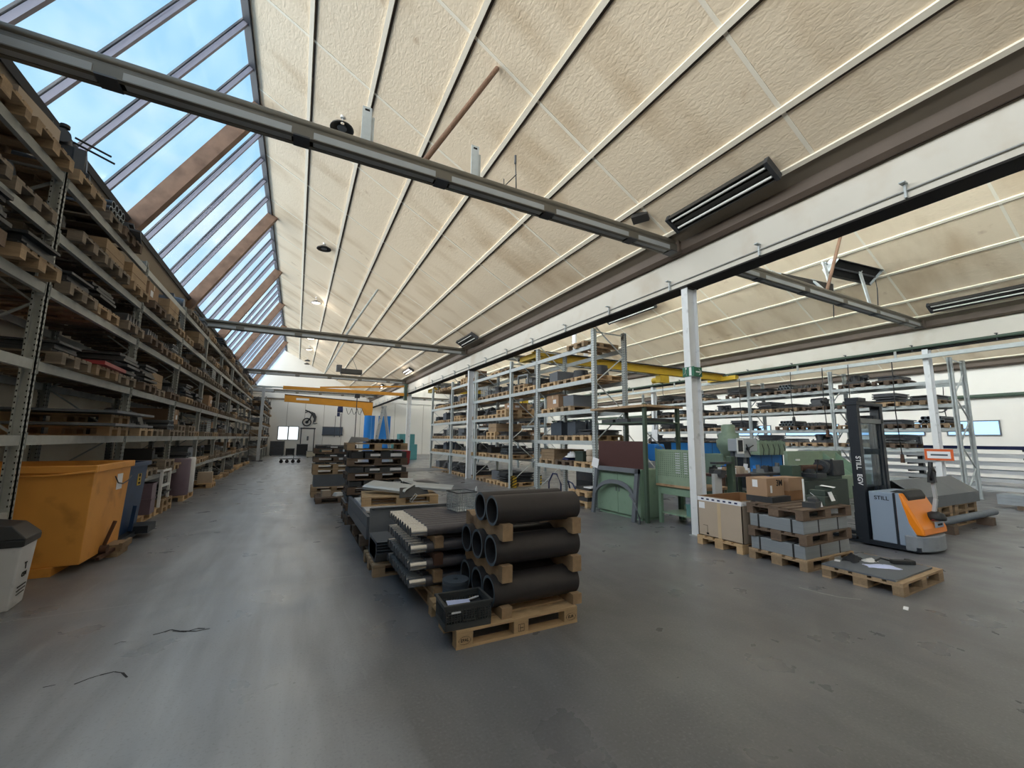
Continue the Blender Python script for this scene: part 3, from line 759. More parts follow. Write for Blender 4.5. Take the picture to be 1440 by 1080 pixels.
# cantilevered back row near the windows
BYs = [5.0, 8.3, 11.55, 14.8, 18.]
BZ = [.5, 1.55, 2.2, 2.95, 3.7]
rack('pallet_rack', 'grey rack of plates and pallets in front of the right wall', 18.05, 19.1, BYs, BZ, 4.4, -1, 'galv', 0, True)
fill('window-side rack', 18.5, BYs, BZ[1:], [.6, .7, .7, .7], [3] * 4, 31, ['wood_dark', 'wood_dark', 'wood'], 1, {(0, 3, 0), (2, 3, 1)}, 0, 0, .06,
     {(i, j, s): (9, 17, 14, 10, 9, 8)[(i * 5 + j * 3 + s) % 6] for i in range(4) for j in range(4) for s in range(3)}, 3)
# deeper racking of the machine bay, seen over the benches
DYs = [19.2, 22.3, 25.4, 28.5]
rack('pallet_rack', 'distant grey rack at the back of the machine bay', 12.0, 13.05, DYs, [.9, 1.7, 2.5, 3.3], 4.2, -1, 'galv', 0, True)
fill('machine-bay rack', 12.5, DYs, [.9, 1.7, 2.5, 3.3], [.7, .7, .7, .8], [3] * 3, 41, ['wood_dark', 'wood'], 1, (), 0, 0, .08, {}, 0)

for (rn, pw), spots in FARP.items():
    a = MB()
    for q in spots:
        for f in [_deck(), _cross()] + [_block(i, j) for i in range(3) for j in range(3)] + [_run(j) for j in range(3)]: a.add([(x + q[0], y + q[1], z + q[2]) for x, y, z in f.v], f.f)
    tag(Pt('wooden_pallets', a, pw), '%s pallets filling the farthest bays of the %s' % ({'wood': 'brown', 'wood_dark': 'dark', 'wood_new': 'pale', 'wood_grey': 'greyish'}[pw], rn), 'pallets', None, 'stuff')
# ------------------------------------------------------------------ central row of pallets beside the aisle
from mathutils import Euler, Quaternion
def turned(base, ang): return (Euler(base).to_quaternion() @ Quaternion((0, 0, 1), ang)).to_euler()
p = pallet('fresh pallet under the black pipes, branded blocks facing the camera', (1.87, 3.785, 0), 0, 'wood_new', None, True, .003)
fr = [c for c in p.children if c.name.startswith('block')]
def oval(parent, x, y, z, rx, rz, w=.0022):
    mb = MB(); n = 28
    for i in range(n):
        a, b = 2 * PI * i / n, 2 * PI * (i + 1) / n
        mb.bar((x + rx * math.cos(a), y, z + rz * math.sin(a)), (x + rx * math.cos(b), y, z + rz * math.sin(b)), w * 2, .001)
    return mb
for bi, s in ((0, 'EPAL'), (6, 'EUR')):
    b = [o for o in fr][bi]
    x = -.5275 if bi == 0 else .5275
    Pt('brand_oval', oval(None, x, -.4008, .062, .052, .03), 'hole', b)
    Tx('brand_mark', s, .034, (x, -.4008, .062), RX, 'hole', b, .0006, True)
b = fr[3]
mb = MB().box(-.03, .03, -.4012, -.4, .09, .093).box(-.03, .03, -.4012, -.4, .034, .037).box(-.03, -.027, -.4012, -.4, .034, .093).box(.027, .03, -.4012, -.4, .034, .093).box(-.012, -.008, -.4012, -.4, .04, .088).box(-.012, .02, -.4012, -.4, .06, .064)
Pt('brand_square', mb, 'hole', b)
# scalloped bearers and pipes
def bearer(x, ys, zc_low, zc_up, z0, z1, label, ya, yb, mat='lumber'):
    R_ = .139; pts = []; n = 60
    def top(y):
        z = z1
        if zc_up:
            for c in ys:
                if abs(y - c) < R_: z = min(z, zc_up - math.sqrt(R_ * R_ - (y - c) ** 2))
        return z
    def bot(y):
        z = z0
        if zc_low:
            for c in ys:
                if abs(y - c) < R_: z = max(z, zc_low + math.sqrt(R_ * R_ - (y - c) ** 2))
        return z
    mb = MB(); P = []; F = []
    for i in range(n + 1):
        y = ya + (yb - ya) * i / n; a, c = bot(y), top(y)
        if c < a + .012: c = a + .012
        for xx in (x - .05, x + .05): P += [(xx, y, a), (xx, y, c)]
    for i in range(n):
        k, l = i * 4, i * 4 + 4
        F += [(k, k + 1, l + 1, l), (k + 2, l + 2, l + 3, k + 3), (k + 1, k + 3, l + 3, l + 1), (k, l, l + 2, k + 2)]
    F += [(0, 2, 3, 1), (n * 4, n * 4 + 1, n * 4 + 3, n * 4 + 2)]
    mb.add(P, F); One('scalloped_bearer', mb, mat, label, 'timber', group='scalloped bearers between the pipes')
TY = [3.585, 3.862, 4.139]
ZB, ZM, ZT = .335, .688, 1.041
for x, w in ((1.745, 'open'), (2.5, 'far')):
    bearer(x, TY, None, ZB, .144, .235, 'lowest timber bearer on the pallet at the %s end of the bottom pipes' % ('open left' if w == 'open' else 'right'), 3.42, 4.24)
    bearer(x, TY, ZB, ZM, .44, .583, 'scalloped bearer between bottom and middle pipes at their %s end' % ('open left' if w == 'open' else 'right'), 3.42, 4.32)
    bearer(x, TY, ZM, ZT, .793, .936, 'scalloped bearer between middle and top pipes at their %s end' % ('open left' if w == 'open' else 'right'), 3.42, 4.32)
pm = MB(); pm.endmat = True; pm.tube((-.455, 0, 0), (.455, 0, 0), .135, .112, 48); pm = pm.mesh('steel_pipe', ['pipe', 'pipe_end'])
for z, ln_, nm, dx in ((ZB, 3, 'bottom', 0), (ZM, 3, 'middle', .01), (ZT, 2, 'top', .02)):
    for i in range(ln_):
        o = bpy.data.objects.new('steel_pipe', pm); link(o); o.location = (2.085 + dx + random.uniform(-.012, .012), TY[i], z); o.rotation_euler = (random.random() * 6, 0, 0)
        tag(o, 'thick black pipe, %s in the %s layer of the stack' % (['frontmost', 'second from front', 'rearmost'][i], nm), 'pipe', 'black pipes stacked on the front pallet')
# plastic crate with papers
c = T('plastic_crate', 'grey lattice-sided plastic crate with papers on the front pallet', 'crate', (1.385, 3.55, .1445), -.04)
mb = MB(); L_, W_, H_ = .2, .15, .2
mb.box(-L_, L_, -W_, W_, 0, .012)
for s in (-1, 1):
    y0, y1 = sorted((s * W_, s * (W_ - .012)))
    mb.box(-L_, L_, y0, y1, .012, .05).box(-L_, L_, y0, y1, .15, H_ - .02)
    for i in range(17): mb.box(-L_ + i * .0246, -L_ + i * .0246 + .008, y0, y1, .05, .15)
    for z in (.068, .086, .104, .122, .14): mb.box(-L_, L_, y0 + .002, y1 - .002, z, z + .006)
    x0, x1 = sorted((s * L_, s * (L_ - .012)))
    mb.box(x0, x1, -W_, W_, .012, .05).box(x0, x1, -W_, W_, .15, H_ - .02)
    for i in range(12): mb.box(x0, x1, -W_ + i * .026, -W_ + i * .026 + .009, .05, .15)
Pt('basket', mb, 'crate', c)
mb = MB()
for s in (-1, 1):
    mb.box(-L_ - .015, L_ + .015, s * W_ - .012, s * W_ + .012, H_ - .02, H_); mb.box(s * L_ - .012, s * L_ + .012, -W_ - .012, W_ + .012, H_ - .021, H_ - .001)
Pt('rim', mb, 'crate', c, .003)
mb = MB().path([(-.06, -W_ - .006, .15), (-.06, -W_ - .006, .08), (-.045, -W_ - .006, .065), (.065, -W_ - .006, .065), (.08, -W_ - .006, .08), (.08, -W_ - .006, .15)], .006, 6)
Pt('handle_frame', mb, 'black', c)
Pt('number_label', MB().box(-.15, -.07, -W_ - .003, -W_, .13, .143), 'paper', c, 0, None, 'white printed strip')
o = One('paper_sheet', MB().box(-.11, .09, -.07, .07, 0, .004), 'paper_blue', 'white printed sheet lying in the grey plastic crate', 'paper', (1.345, 3.515, .3), -.1)
o.rotation_euler = (.1, .03, -.12)
mb = MB().bc(0, 0, 0, .34, .24, .12)
One('machined_part', mb, 'black', 'dark block under the sheet in the plastic crate', 'metal part', (1.39, 3.55, .158), -.04)
One('marker_pen', MB().cyl((-.06, 0, .01), (.05, .02, .012), .009, 8).cyl((.05, .02, .012), (.075, .025, .012), .006, 8), 'paper', 'pale pen lying in the grey plastic crate', 'pen', (1.49, 3.6, .28), .1)
# steel discs
for i in range(8):
    mb = MB(); mb.tube((0, 0, 0), (0, 0, .027), .125, .026, 40)
    One('steel_disc', mb, ['steel_blue', 'steel_blue'], 'round steel disc with centre hole, %s of the pile behind the crate' % ['lowest', 'second', 'third', 'fourth', 'fifth', 'sixth', 'second from top', 'topmost'][i], 'disc', (1.45 + random.uniform(-.004, .004), 3.93 + random.uniform(-.004, .004), .1445 + i * .0285), 0, 'steel discs beside the pipes', .002)
# shafts on their own pallet
pallet('pallet under the long dark shafts, behind the front pallet', (1.72, 4.86, 0), PI / 2, 'wood')
sm = MB().cyl((.165, 0, 0), (1.05, 0, 0), .054, 20)
se = MB().cyl((0, 0, 0), (.165, 0, 0), .046, 24).mat(1).cyl((-.004, 0, 0), (0, 0, 0), .04, 24, .046)  # dark end caps: the shade on the end faces put into the colour
sm, se = sm.mesh('body', 'shaft'), se.mesh('machined_end', ['steel_bright', 'steel_dark'])
SZ = [.255, .42, .585, .75]
for j, z in enumerate(SZ):
    for i in range(10):
        t = T('steel_shaft', '%s shaft from the front in the %s layer of black shafts' % (['frontmost', 'second', 'third', 'fourth', 'fifth', 'sixth', 'seventh', 'eighth', 'ninth', 'rearmost'][i], ['bottom', 'second', 'third', 'top'][j]), 'shaft',
              (1.1 + random.uniform(-.003, .003), 4.34 + i * .116, z), 0, 'black shafts with bright machined ends')
        Pt('body', sm, None, t); Pt('machined_end', se, None, t, 0, None, 'bright machined end')
    for k, x in enumerate((1.38, 2.02)):
        zz = z - .054 - (.111 if j else .0595)
        if j == 0: zz = .145
        One('batten', MB().box(-.045, .045, -.62, .62, 0, z - .0545 - zz), 'rusty' if j == 2 else 'lumber', 'wooden batten under the %s layer of shafts, %s end' % (['bottom', 'second', 'third', 'top'][j], ['bright', 'plain'][k]), 'timber', (x, 4.87, zz), 0, 'battens between the shafts')
# wire basket on the shafts
t = T('wire_basket', 'small pale wire basket standing on top of the shafts', 'basket', (1.93, 5.1, .805), .12)
mb = MB()
for i in range(8):
    z = i * .031
    for s in (-1, 1): mb.box(-.13, .13, s * .15 - .003, s * .15 + .003, z, z + .006).box(s * .13 - .003, s * .13 + .003, -.15, .15, z, z + .006)
for i in range(9):
    for s in (-1, 1): mb.box(s * .13 - .003, s * .13 + .003, -.15 + i * .0375 - .003, -.15 + i * .0375 + .003, 0, .22)
    for s in (-1, 1): mb.box(-.13 + i * .0325 - .003, -.13 + i * .0325 + .003, s * .15 - .003, s * .15 + .003, 0, .22)
Pt('mesh_sides', mb, 'wire', t)
Pt('rim', MB().bar((-.135, -.155, .225), (.135, -.155, .225), .012).bar((-.135, .155, .225), (.135, .155, .225), .012).bar((-.135, -.155, .225), (-.135, .155, .225), .012).bar((.135, -.155, .225), (.135, .155, .225), .012), 'steel_dark', t)
Pt('floor_plate', MB().box(-.13, .13, -.15, .15, 0, .006), 'wire', t)
# sheet-metal troughs
pallet('worn pallet under the grey sheet-metal troughs', (1.55, 5.88, 0), 0, 'wood')
for i in range(5):
    z = .146 + i * .034; g = .0
    a = [(-.36 + i * .004, z), (-.3, z), (.0, z), (.06, z + .15), (.064, z + .15), (.006, z - .0), (0, z + .004), (-.3, z + .004), (-.36, z + .18), (-.42, z + .18), (-.42, z + .176), (-.365, z + .176)]
    mb = MB()
    def plate(pa, pb, th=.004):
        mb.add([(-.62, pa[0], pa[1]), (.62, pa[0], pa[1]), (.62, pb[0], pb[1]), (-.62, pb[0], pb[1]), (-.62, pa[0], pa[1] + th), (.62, pa[0], pa[1] + th), (.62, pb[0], pb[1] + th), (-.62, pb[0], pb[1] + th)],
               [(0, 1, 2, 3), (7, 6, 5, 4), (0, 4, 5, 1), (1, 5, 6, 2), (2, 6, 7, 3), (3, 7, 4, 0)])
    plate((-.40, z + .13), (-.36, z + .13)); plate((-.36, z + .13), (-.26, z)); plate((-.26, z), (.12, z)); plate((.12, z), (.2, z + .13))
    for s in (-1, 1): mb.add([(s * .62, -.36, z + .13), (s * .62, -.26, z), (s * .62, .12, z), (s * .62, .2, z + .13)], [(0, 1, 2, 3)])
    One('sheet_trough', mb, 'sheet', 'bent grey sheet trough, %s of the nested five' % ['lowest', 'second', 'middle', 'fourth', 'topmost'][i], 'trough', (1.6, 5.86, 0), 0, 'nested grey sheet troughs')
t = T('sheet_metal_screen', 'upright grey sheet panel with folded rim behind the nested troughs', 'sheet metal panel', (1.65, 6.15, .146))
Pt('sheet', MB().add([(-.64, -.02, .0), (.64, -.02, .0), (.64, .08, .57), (-.64, .08, .57), (-.64, -.012, .0), (.64, -.012, .0), (.64, .088, .57), (-.64, .088, .57)], [(0, 1, 2, 3), (7, 6, 5, 4), (0, 4, 5, 1), (1, 5, 6, 2), (2, 6, 7, 3), (3, 7, 4, 0)]), 'sheet', t)
Pt('folded_rim', MB().bar((-.64, .06, .565), (.64, .06, .565), .05, .012).bar((-.64, -.03, .0), (-.64, .065, .57), .045, .012).bar((.64, -.03, .0), (.64, .065, .57), .045, .012), 'sheet', t)
for i, (x, y, r) in enumerate(((1.2, 5.66, .2), (1.36, 5.72, -.3))):
    o = One('paper_sheet', MB().box(-.1, .1, -.07, .07, 0, .003), 'paper', ['crumpled white paper in the topmost trough', 'second white paper in the topmost trough'][i], 'paper', (x, y, .31 + .02 * i), r); o.rotation_euler[0] = .25
One('offcut_box', MB().box(-.06, .06, -.05, .05, 0, .09), 'carton_pale', 'small pale box standing in the topmost trough', 'box', (1.5, 5.82, .29), .2)
# long profiles along the aisle, with a pallet of bent sheets on top
for i, y in enumerate((6.75, 7.75)): pallet('%s pallet under the long dark profiles' % ['nearer', 'farther'][i], (1.4, y + .05, 0), PI / 2, 'wood_dark')
for i, y in enumerate((6.55, 7.35, 8.2)): One('timber_block', MB().box(-.38, .38, -.06, .06, 0, .144), 'wood_dark', '%s timber between pallet and long dark profiles' % ['near', 'middle', 'far'][i], 'timber', (1.3, y, .1455))
for i in range(6):
    x = 1.07 + (i % 3) * .24; z = .29 + (i // 3) * .155
    mb = MB().box(-.11, .11, -1.156, -1.15, 0, .151).box(-.11, .11, -1.15, 1.15, 0, .006).box(-.11, -.104, -1.15, 1.15, .006, .145).box(.104, .11, -1.15, 1.15, .006, .145).box(-.11, -.06, -1.15, 1.15, .145, .151).box(.06, .11, -1.15, 1.15, .145, .151)
    One('channel_profile', mb, 'sheet', 'long dark channel profile, %s in the %s layer beside the aisle' % (['aisle-side one', 'middle one', 'inner one'][i % 3], ['lower', 'upper'][i // 3]), 'steel profile', (x, 7.38, z), 0, 'long dark channel profiles')
One('cover_board', MB().box(-.42, .42, -.75, .75, 0, .03), 'white_wrap', 'pale board under the pallet of bent zinc sheets', 'board', (1.42, 7.3, .5965))
pallet('pallet lying on the dark profiles with bent zinc sheets', (1.62, 7.28, .627), -.12, 'wood_new', None, True, .003)
def bent(label, loc, rz, l, w, tilt, cut=0):
    mb = MB(); n = 6; P = []; F = []
    prof = [(-w / 2, .03), (-w / 2 + .01, .06), (-w * .3, .07), (w * .3, .04), (w / 2 - .01, .03), (w / 2, -.0)]
    for s in (-1, 1):
        for a, b in prof: P.append((s * l / 2 + (cut * a if s > 0 else 0), a, b))
    P += [(x, y, z + .005) for x, y, z in P]
    m = len(prof)
    for i in range(m - 1): F += [(i, i + 1, m + i + 1, m + i), (2 * m + i, 3 * m + i, 3 * m + i + 1, 2 * m + i + 1)]
    F += [(0, m, 3 * m, 2 * m), (m - 1, 3 * m - 1, 4 * m - 1, 2 * m - 1)]
    F += [(i, 2 * m + i, 2 * m + i + 1, i + 1) for i in range(m - 1)] + [(m + i, m + i + 1, 3 * m + i + 1, 3 * m + i) for i in range(m - 1)]
    mb.add(P, F); o = One('bent_sheet', mb, 'sheet_light', label, 'sheet metal', loc, rz); o.rotation_euler = (tilt, .06, rz); return o
bent('bright bent zinc sheet lying slanted on the left of the pallet', (1.45, 7.28, .85), -.75, .8, .34, .35)
bent('bright bent zinc sheet sticking out to the right of the pallet', (2.15, 7.1, .84), -.5, .7, .28, .3)
bent('short bent zinc offcut in the middle of the pallet', (1.9, 7.45, .85), .9, .36, .3, .45)
bent('upright crumpled zinc offcut at the back of the pallet', (1.8, 7.55, .9), .2, .22, .2, .7, .5)
One('dark_offcut', MB().add([(-.3, -.1, 0), (.25, -.12, 0), (.3, .1, .02), (-.2, .12, .03), (-.3, -.1, .006), (.25, -.12, .006), (.3, .1, .026), (-.2, .12, .036)], [(0, 3, 2, 1), (4, 5, 6, 7), (0, 1, 5, 4), (1, 2, 6, 5), (2, 3, 7, 6), (3, 0, 4, 7)]), 'steel_dark', 'dark torn offcut hanging over the pallet edge', 'sheet metal', (1.78, 6.95, .8), .3).rotation_euler = (.5, 0, .3)
One('slotted_bracket', MB().bar((-.07, -.018, 0), (.07, -.018, 0), .008).bar((-.07, .018, 0), (.07, .018, 0), .008).bar((-.07, -.018, 0), (-.07, .018, 0), .008).bar((.07, -.018, 0), (.07, .018, 0), .008), 'white', 'little pale slotted bracket leaning on the pallet front', 'bracket', (1.75, 6.8, .74), .0).rotation_euler = (PI / 2 - .3, -.9, 0)
One('paper_bag', MB().bc(0, 0, 0, .2, .16, .13, .3, .8), 'carton_pale', 'small crumpled pale bag among the zinc offcuts', 'bag', (1.72, 7.5, .775), .2, None, .02)
# tall stack of pallets with dark laser-cut parts
def lay(kind, cx, cy, z, h, label, wdt=1.15, dpt=.76):
    mb = MB(); rr = random.Random(int(z * 100 + cx * 7))
    n = 4
    for i in range(n):
        for k in range(2):
            mb.bc(cx - wdt / 2 + wdt * (i + .5) / n, cy + (k - .5) * dpt * .5, 0, wdt / n * rr.uniform(.75, .97), dpt * .47, h * rr.uniform(.6, 1))
    mb.mat(1).box(cx - wdt * .15, cx + wdt * .02, cy - dpt / 2 - .002, cy - dpt / 2 + .01, h * .25, h * .55).box(cx + wdt * .2, cx + wdt * .4, cy - dpt / 2 - .002, cy - dpt / 2 + .01, h * .2, h * .6)
    mb.v = [(x - cx, y - cy, zz) for x, y, zz in mb.v]
    return One('part_layer', mb, ['steel_dark', 'paper'], label, 'metal parts', (cx, cy, z))
z = 0; cx, cy = 1.55, 9.3
hs = [.12, .15, .12, .14, .16]
for i in range(6):
    pallet('%s pallet of the tall dark stack beside the aisle' % ['lowest', 'second', 'third', 'fourth', 'fifth', 'topmost'][i], (cx + random.uniform(-.03, .03), cy + random.uniform(-.02, .02), z), random.uniform(-.02, .02), 'wood_dark' if i < 5 else 'wood', 'pallets of the tall dark stack'); z += .1445
    if i < 5:
        if i in (1, 2, 3):
            One('steel_sheet', MB().box(-.85, .85, -.42, .42, 0, .008), 'sheet', 'thin grey sheet sticking out of the tall stack, %s of three' % ['lowest', 'middle', 'highest'][i - 1], 'steel sheet', (cx + .25 + .2 * (i - 1), cy + .03 * i, z), .04 * i - .05, 'sheets in the tall stack'); z += .0085
        lay(0, cx, cy, z, hs[i], 'dark cut parts on the %s pallet of the tall stack' % ['lowest', 'second', 'third', 'fourth', 'fifth'][i]); z += hs[i] + .0005
for i in range(7):
    mb = MB(); mb.endmat = True; mb.tube((0, -.36, .042), (0, .36, .042), .041, .032, 16)
    One('black_tube', mb, ['pipe', 'hole'], '%s black tube on top of the tall dark stack' % ['first', 'second', 'third', 'fourth', 'fifth', 'sixth', 'last'][i], 'tube', (cx - .15 + i * .1, cy, z), 0, 'black tubes on the tall stack')
One('folded_sheet', MB().add([(-.2, -.2, 0), (.2, -.2, .03), (.25, .2, .1), (-.1, .2, .12)], [(0, 1, 2, 3)]).add([(-.2, -.2, .006), (.2, -.2, .036), (.25, .2, .106), (-.1, .2, .126)], [(3, 2, 1, 0)]), 'steel_dark', 'curved dark sheet on the top left of the tall stack', 'steel sheet', (cx - .4, cy, z))
# second stack farther down the aisle
z = 0; cx, cy = 1.08, 13.6
for i, (h, kd) in enumerate(((0, 0), (.34, 'g'), (0, 0), (.06, 'd'), (.1, 'd'), (.1, 'd'))):
    pallet('%s pallet of the farther stack in the middle of the hall' % ['lowest', 'second', 'third', 'fourth', 'fifth', 'topmost'][i], (cx, cy, z), 0, 'wood' if i < 4 else 'wood_dark', 'pallets of the farther stack'); z += .1445
    if kd == 'g':
        One('sheet_pack', MB().bc(0, 0, 0, 1.1, .75, h), 'sheet', 'grey pack of sheets low in the farther stack', 'steel sheets', (cx, cy, z)); z += h + .0005
    elif kd == 'd':
        lay(0, cx, cy, z, h, 'dark parts on the %s pallet of the farther stack' % ['', '', '', 'fourth', 'fifth', 'topmost'][i], 1.1); z += h + .0005
for i in range(2):
    pallet(['low pallet with two small boxes before the farther stack', 'upper low pallet before the farther stack'][i], (1.15, 12.3, .0), 0, 'wood_dark') if i == 0 else None
One('small_carton', MB().box(-.11, .11, -.1, .1, 0, .16), 'carton_pale', 'small pale box on the low pallet before the farther stack', 'box', (.8, 12.2, .1445), .1)
One('plastic_bag', MB().bc(0, 0, 0, .25, .2, .1, .4, .7), 'white_wrap', 'pale plastic bag beside the small box on the low pallet', 'bag', (1.1, 12.15, .1445), .1, None, .02)
load(9, 'dark plate bundle on the low pallet before the farther stack', (1.4, 12.4, .1445), PI / 2, .55)
One('plastic_bottle', MB().lathe([(0, 0), (.04, 0), (.04, .16), (.015, .2), (.015, .23), (0, .23)], n=12), 'white', 'small white bottle standing alone on the floor before the racks', 'bottle', (5.1, 12.2, 0))

# ------------------------------------------------------------------ left foreground: skips and waste bin
t = T('tipping_skip', 'orange steel tipping skip at the foot of the left racks', 'skip', (-2.95, 7.82, 0))
def tub(mb, xb, xt, yb, yt, z0, z1, th=.02):
    P = [(-xb, -yb, z0), (xb, -yb, z0), (xb, yb, z0), (-xb, yb, z0), (-xt, -yt, z1), (xt, -yt, z1), (xt, yt, z1), (-xt, yt, z1)]
    P += [(-xb + th, -yb + th, z0 + th), (xb - th, -yb + th, z0 + th), (xb - th, yb - th, z0 + th), (-xb + th, yb - th, z0 + th), (-xt + th, -yt + th, z1), (xt - th, -yt + th, z1), (xt - th, yt - th, z1), (-xt + th, yt - th, z1)]
    F = [(3, 2, 1, 0), (0, 1, 5, 4), (1, 2, 6, 5), (2, 3, 7, 6), (3, 0, 4, 7), (8, 9, 10, 11), (12, 13, 9, 8), (13, 14, 10, 9), (14, 15, 11, 10), (15, 12, 8, 11), (4, 5, 13, 12), (5, 6, 14, 13), (6, 7, 15, 14), (7, 4, 12, 15)]
    mb.add(P, F); return mb
Pt('tub', tub(MB(), .68, .72, .62, .66, .1, 1.3), 'orange', t, .008)
mb = MB()
for a in ((-.75, .75, -.7, -.64), (-.75, .75, .64, .7), (-.75, -.69, -.64, .64), (.69, .75, -.64, .64)): mb.box(a[0], a[1], a[2], a[3], 1.22, 1.31)
Pt('rim', mb, 'orange', t, .012)
Pt('rolled_lip', MB().path([(-.74, -.71, 1.2), (.3, -.715, 1.19), (.74, -.71, 1.24)], .014, 8), 'orange', t)
for x in (-.45, .35): Pt('fork_pocket', MB().box(x - .1, x + .1, -.66, .66, 0, .1), 'orange', t)
Pt('base_frame', MB().box(.5, .84, .1, .5, .0, .07).box(.66, .86, .12, .48, .07, .16).box(.84, .88, .1, .5, .1, .18), 'wood', t, 0, None, 'timber block frame at the fork pocket')
Pt('latch_lever', MB().bar((.7, -.05, .1), (.78, .06, .5), .045, .02).cyl((.76, -.02, .14), (.64, -.02, .14), .06, 12).bar((.72, -.2, .06), (.8, .2, .12), .04), 'rusty', t)
Pt('notice', MB().box(.716, .722, .14, .34, .92, 1.14), 'paper', t, 0, None, 'white notice')
Pt('pull_chain', MB().path([(.735, .0, 1.12), (.74, .12, 1.02), (.745, .3, .99), (.745, .5, 1.02), (.74, .64, 1.08)], .008, 6), 'steel_dark', t)
t = T('tipping_skip', 'dark blue steel tipping skip behind the orange skip', 'skip', (-2.95, 9.03, 0))
Pt('tub', tub(MB(), .6, .66, .5, .54, .12, 1.24), 'blue', t, .008)
mb = MB()
for a in ((-.7, .7, -.56, -.5), (-.7, .7, .5, .56), (-.7, -.64, -.5, .5), (.64, .7, -.5, .5)): mb.box(a[0], a[1], a[2], a[3], 1.18, 1.25)
Pt('rim', mb, 'blue', t, .008)
Pt('side_rib', MB().bar((.66, -.0, .15), (.69, -.0, .55), .05, .05), 'blue', t)
Pt('base_frame', MB().box(-.6, .7, -.5, .54, .05, .12).box(.5, .86, .1, .54, .08, .2), 'fork_dark', t)
for y in (-.45, .45): Pt('castor', MB().cyl((.45, y - .03, .05), (.45, y + .03, .05), .05, 12), 'rubber', t)
n = Pt('notice', MB().box(.645, .65, .1, .28, .86, 1.08), 'hazard', t, 0, None, 'yellow notice with dark marks')
Pt('notice_print', MB().box(.651, .653, .15, .23, 1.0, 1.05).box(.651, .653, .16, .22, .94, .98).box(.651, .653, .14, .24, .88, .915), 'hole', n)
t = T('waste_bin', 'pale waste bin with dark lid beside the orange skip', 'bin', (-2.52, 6.12, 0), .12)
Pt('body', MB().bc(0, 0, 0, .32, .34, .62, 0, 1.22), 'trash', t, .015)
Pt('lid_collar', MB().bc(0, 0, .6, .42, .45, .07, 0, 1.02), 'black', t, .012)
Pt('swing_lid', MB().add([(-.21, -.22, .67), (.22, -.22, .67), (.22, .22, .67), (-.21, .22, .67), (-.14, -.18, .84), (.1, -.18, .8), (.1, .18, .8), (-.14, .18, .84)], [(0, 3, 2, 1), (4, 5, 6, 7), (0, 1, 5, 4), (1, 2, 6, 5), (2, 3, 7, 6), (3, 0, 4, 7)]), 'black', t, .01)
def onslope(name, txt, size, y, z, ang, par):
    q = Euler(RR).to_quaternion() @ Quaternion((0, 0, 1), ang); o = Tx(name, txt, size, (.163 + .0575 * z / 1.0 + .003, y, z), q.to_euler(), 'hole', par, .002, True); return o
onslope('lettering', 'T', .09, .0, .38, PI / 2 * .0, t); onslope('lettering', 'CEN', .06, .0, .3, 0, t)
Pt('printed_lines', MB().box(.178, .182, -.11, .1, .19, .2).box(.176, .18, -.11, .1, .155, .163).box(.174, .178, -.1, .09, .12, .128), 'hole', t)

# floor things at the foot of the left racks
pallet('pallet of the mauve crates beyond the blue skip', (-2.95, 10.7, 0), PI / 2, 'wood_new')
for i in range(2): One('plastic_crate', MB().bc(0, 0, 0, .5, .38, .3).box(-.26, .26, -.2, .2, .27, .3), 'purple', ['lower mauve crate on the pallet beyond the blue skip', 'upper mauve crate on the pallet beyond the blue skip'][i], 'crate', (-2.72, 10.9, .1445 + i * .302), .05, 'mauve crates beyond the blue skip')
pallet('pallet under the white frame by the left rack', (-2.95, 12.05, 0), PI / 2, 'wood_new')
mb = MB().bar((.3, -.35, .0), (.3, -.35, .8), .05).bar((.3, .3, .0), (.3, .3, .8), .05).bar((.3, -.35, .78), (.3, .3, .78), .05).bar((.3, -.35, .45), (.3, .3, .45), .05).bar((-.3, -.35, .78), (.3, -.35, .78), .05).bar((-.3, -.35, 0), (-.3, -.35, .8), .05)
One('trestle', mb, 'white', 'open white welded frame on a pallet by the left rack', 'frame', (-2.85, 12.05, .1445), 0)
One('green_box', MB().bc(0, 0, 0, .4, .4, .28), 'green_dark', 'dark green box inside the open white frame', 'box', (-2.85, 12.1, .1445))
pallet('pallet of tall wrapped drums by the left rack', (-2.9, 14.3, 0), PI / 2, 'wood_new')
for i, (x, y, m, w) in enumerate(((-2.72, 13.95, 'purple', 'mauve'), (-2.72, 14.55, 'white_wrap', 'white'), (-3.2, 14.0, 'grey_mach', 'grey'), (-3.2, 14.6, 'white_wrap', 'rear white'))):
    One('wrapped_drum', MB().lathe([(0, 0), (.26, 0), (.27, .02), (.27, .92), (.25, .95), (0, .95)], n=20), m, 'tall %s wrapped drum on the pallet by the left rack' % w, 'drum', (x, y, .1445), 0, 'wrapped drums by the left rack')
pallet('pallet with a small carton farther along the left rack', (-2.95, 17.2, 0), 0, 'wood_new')
One('small_carton', MB().box(-.2, .2, -.18, .18, 0, .35), 'carton_pale', 'small pale carton on the floor pallet farther along the left rack', 'box', (-2.6, 17.2, .1445), .1)
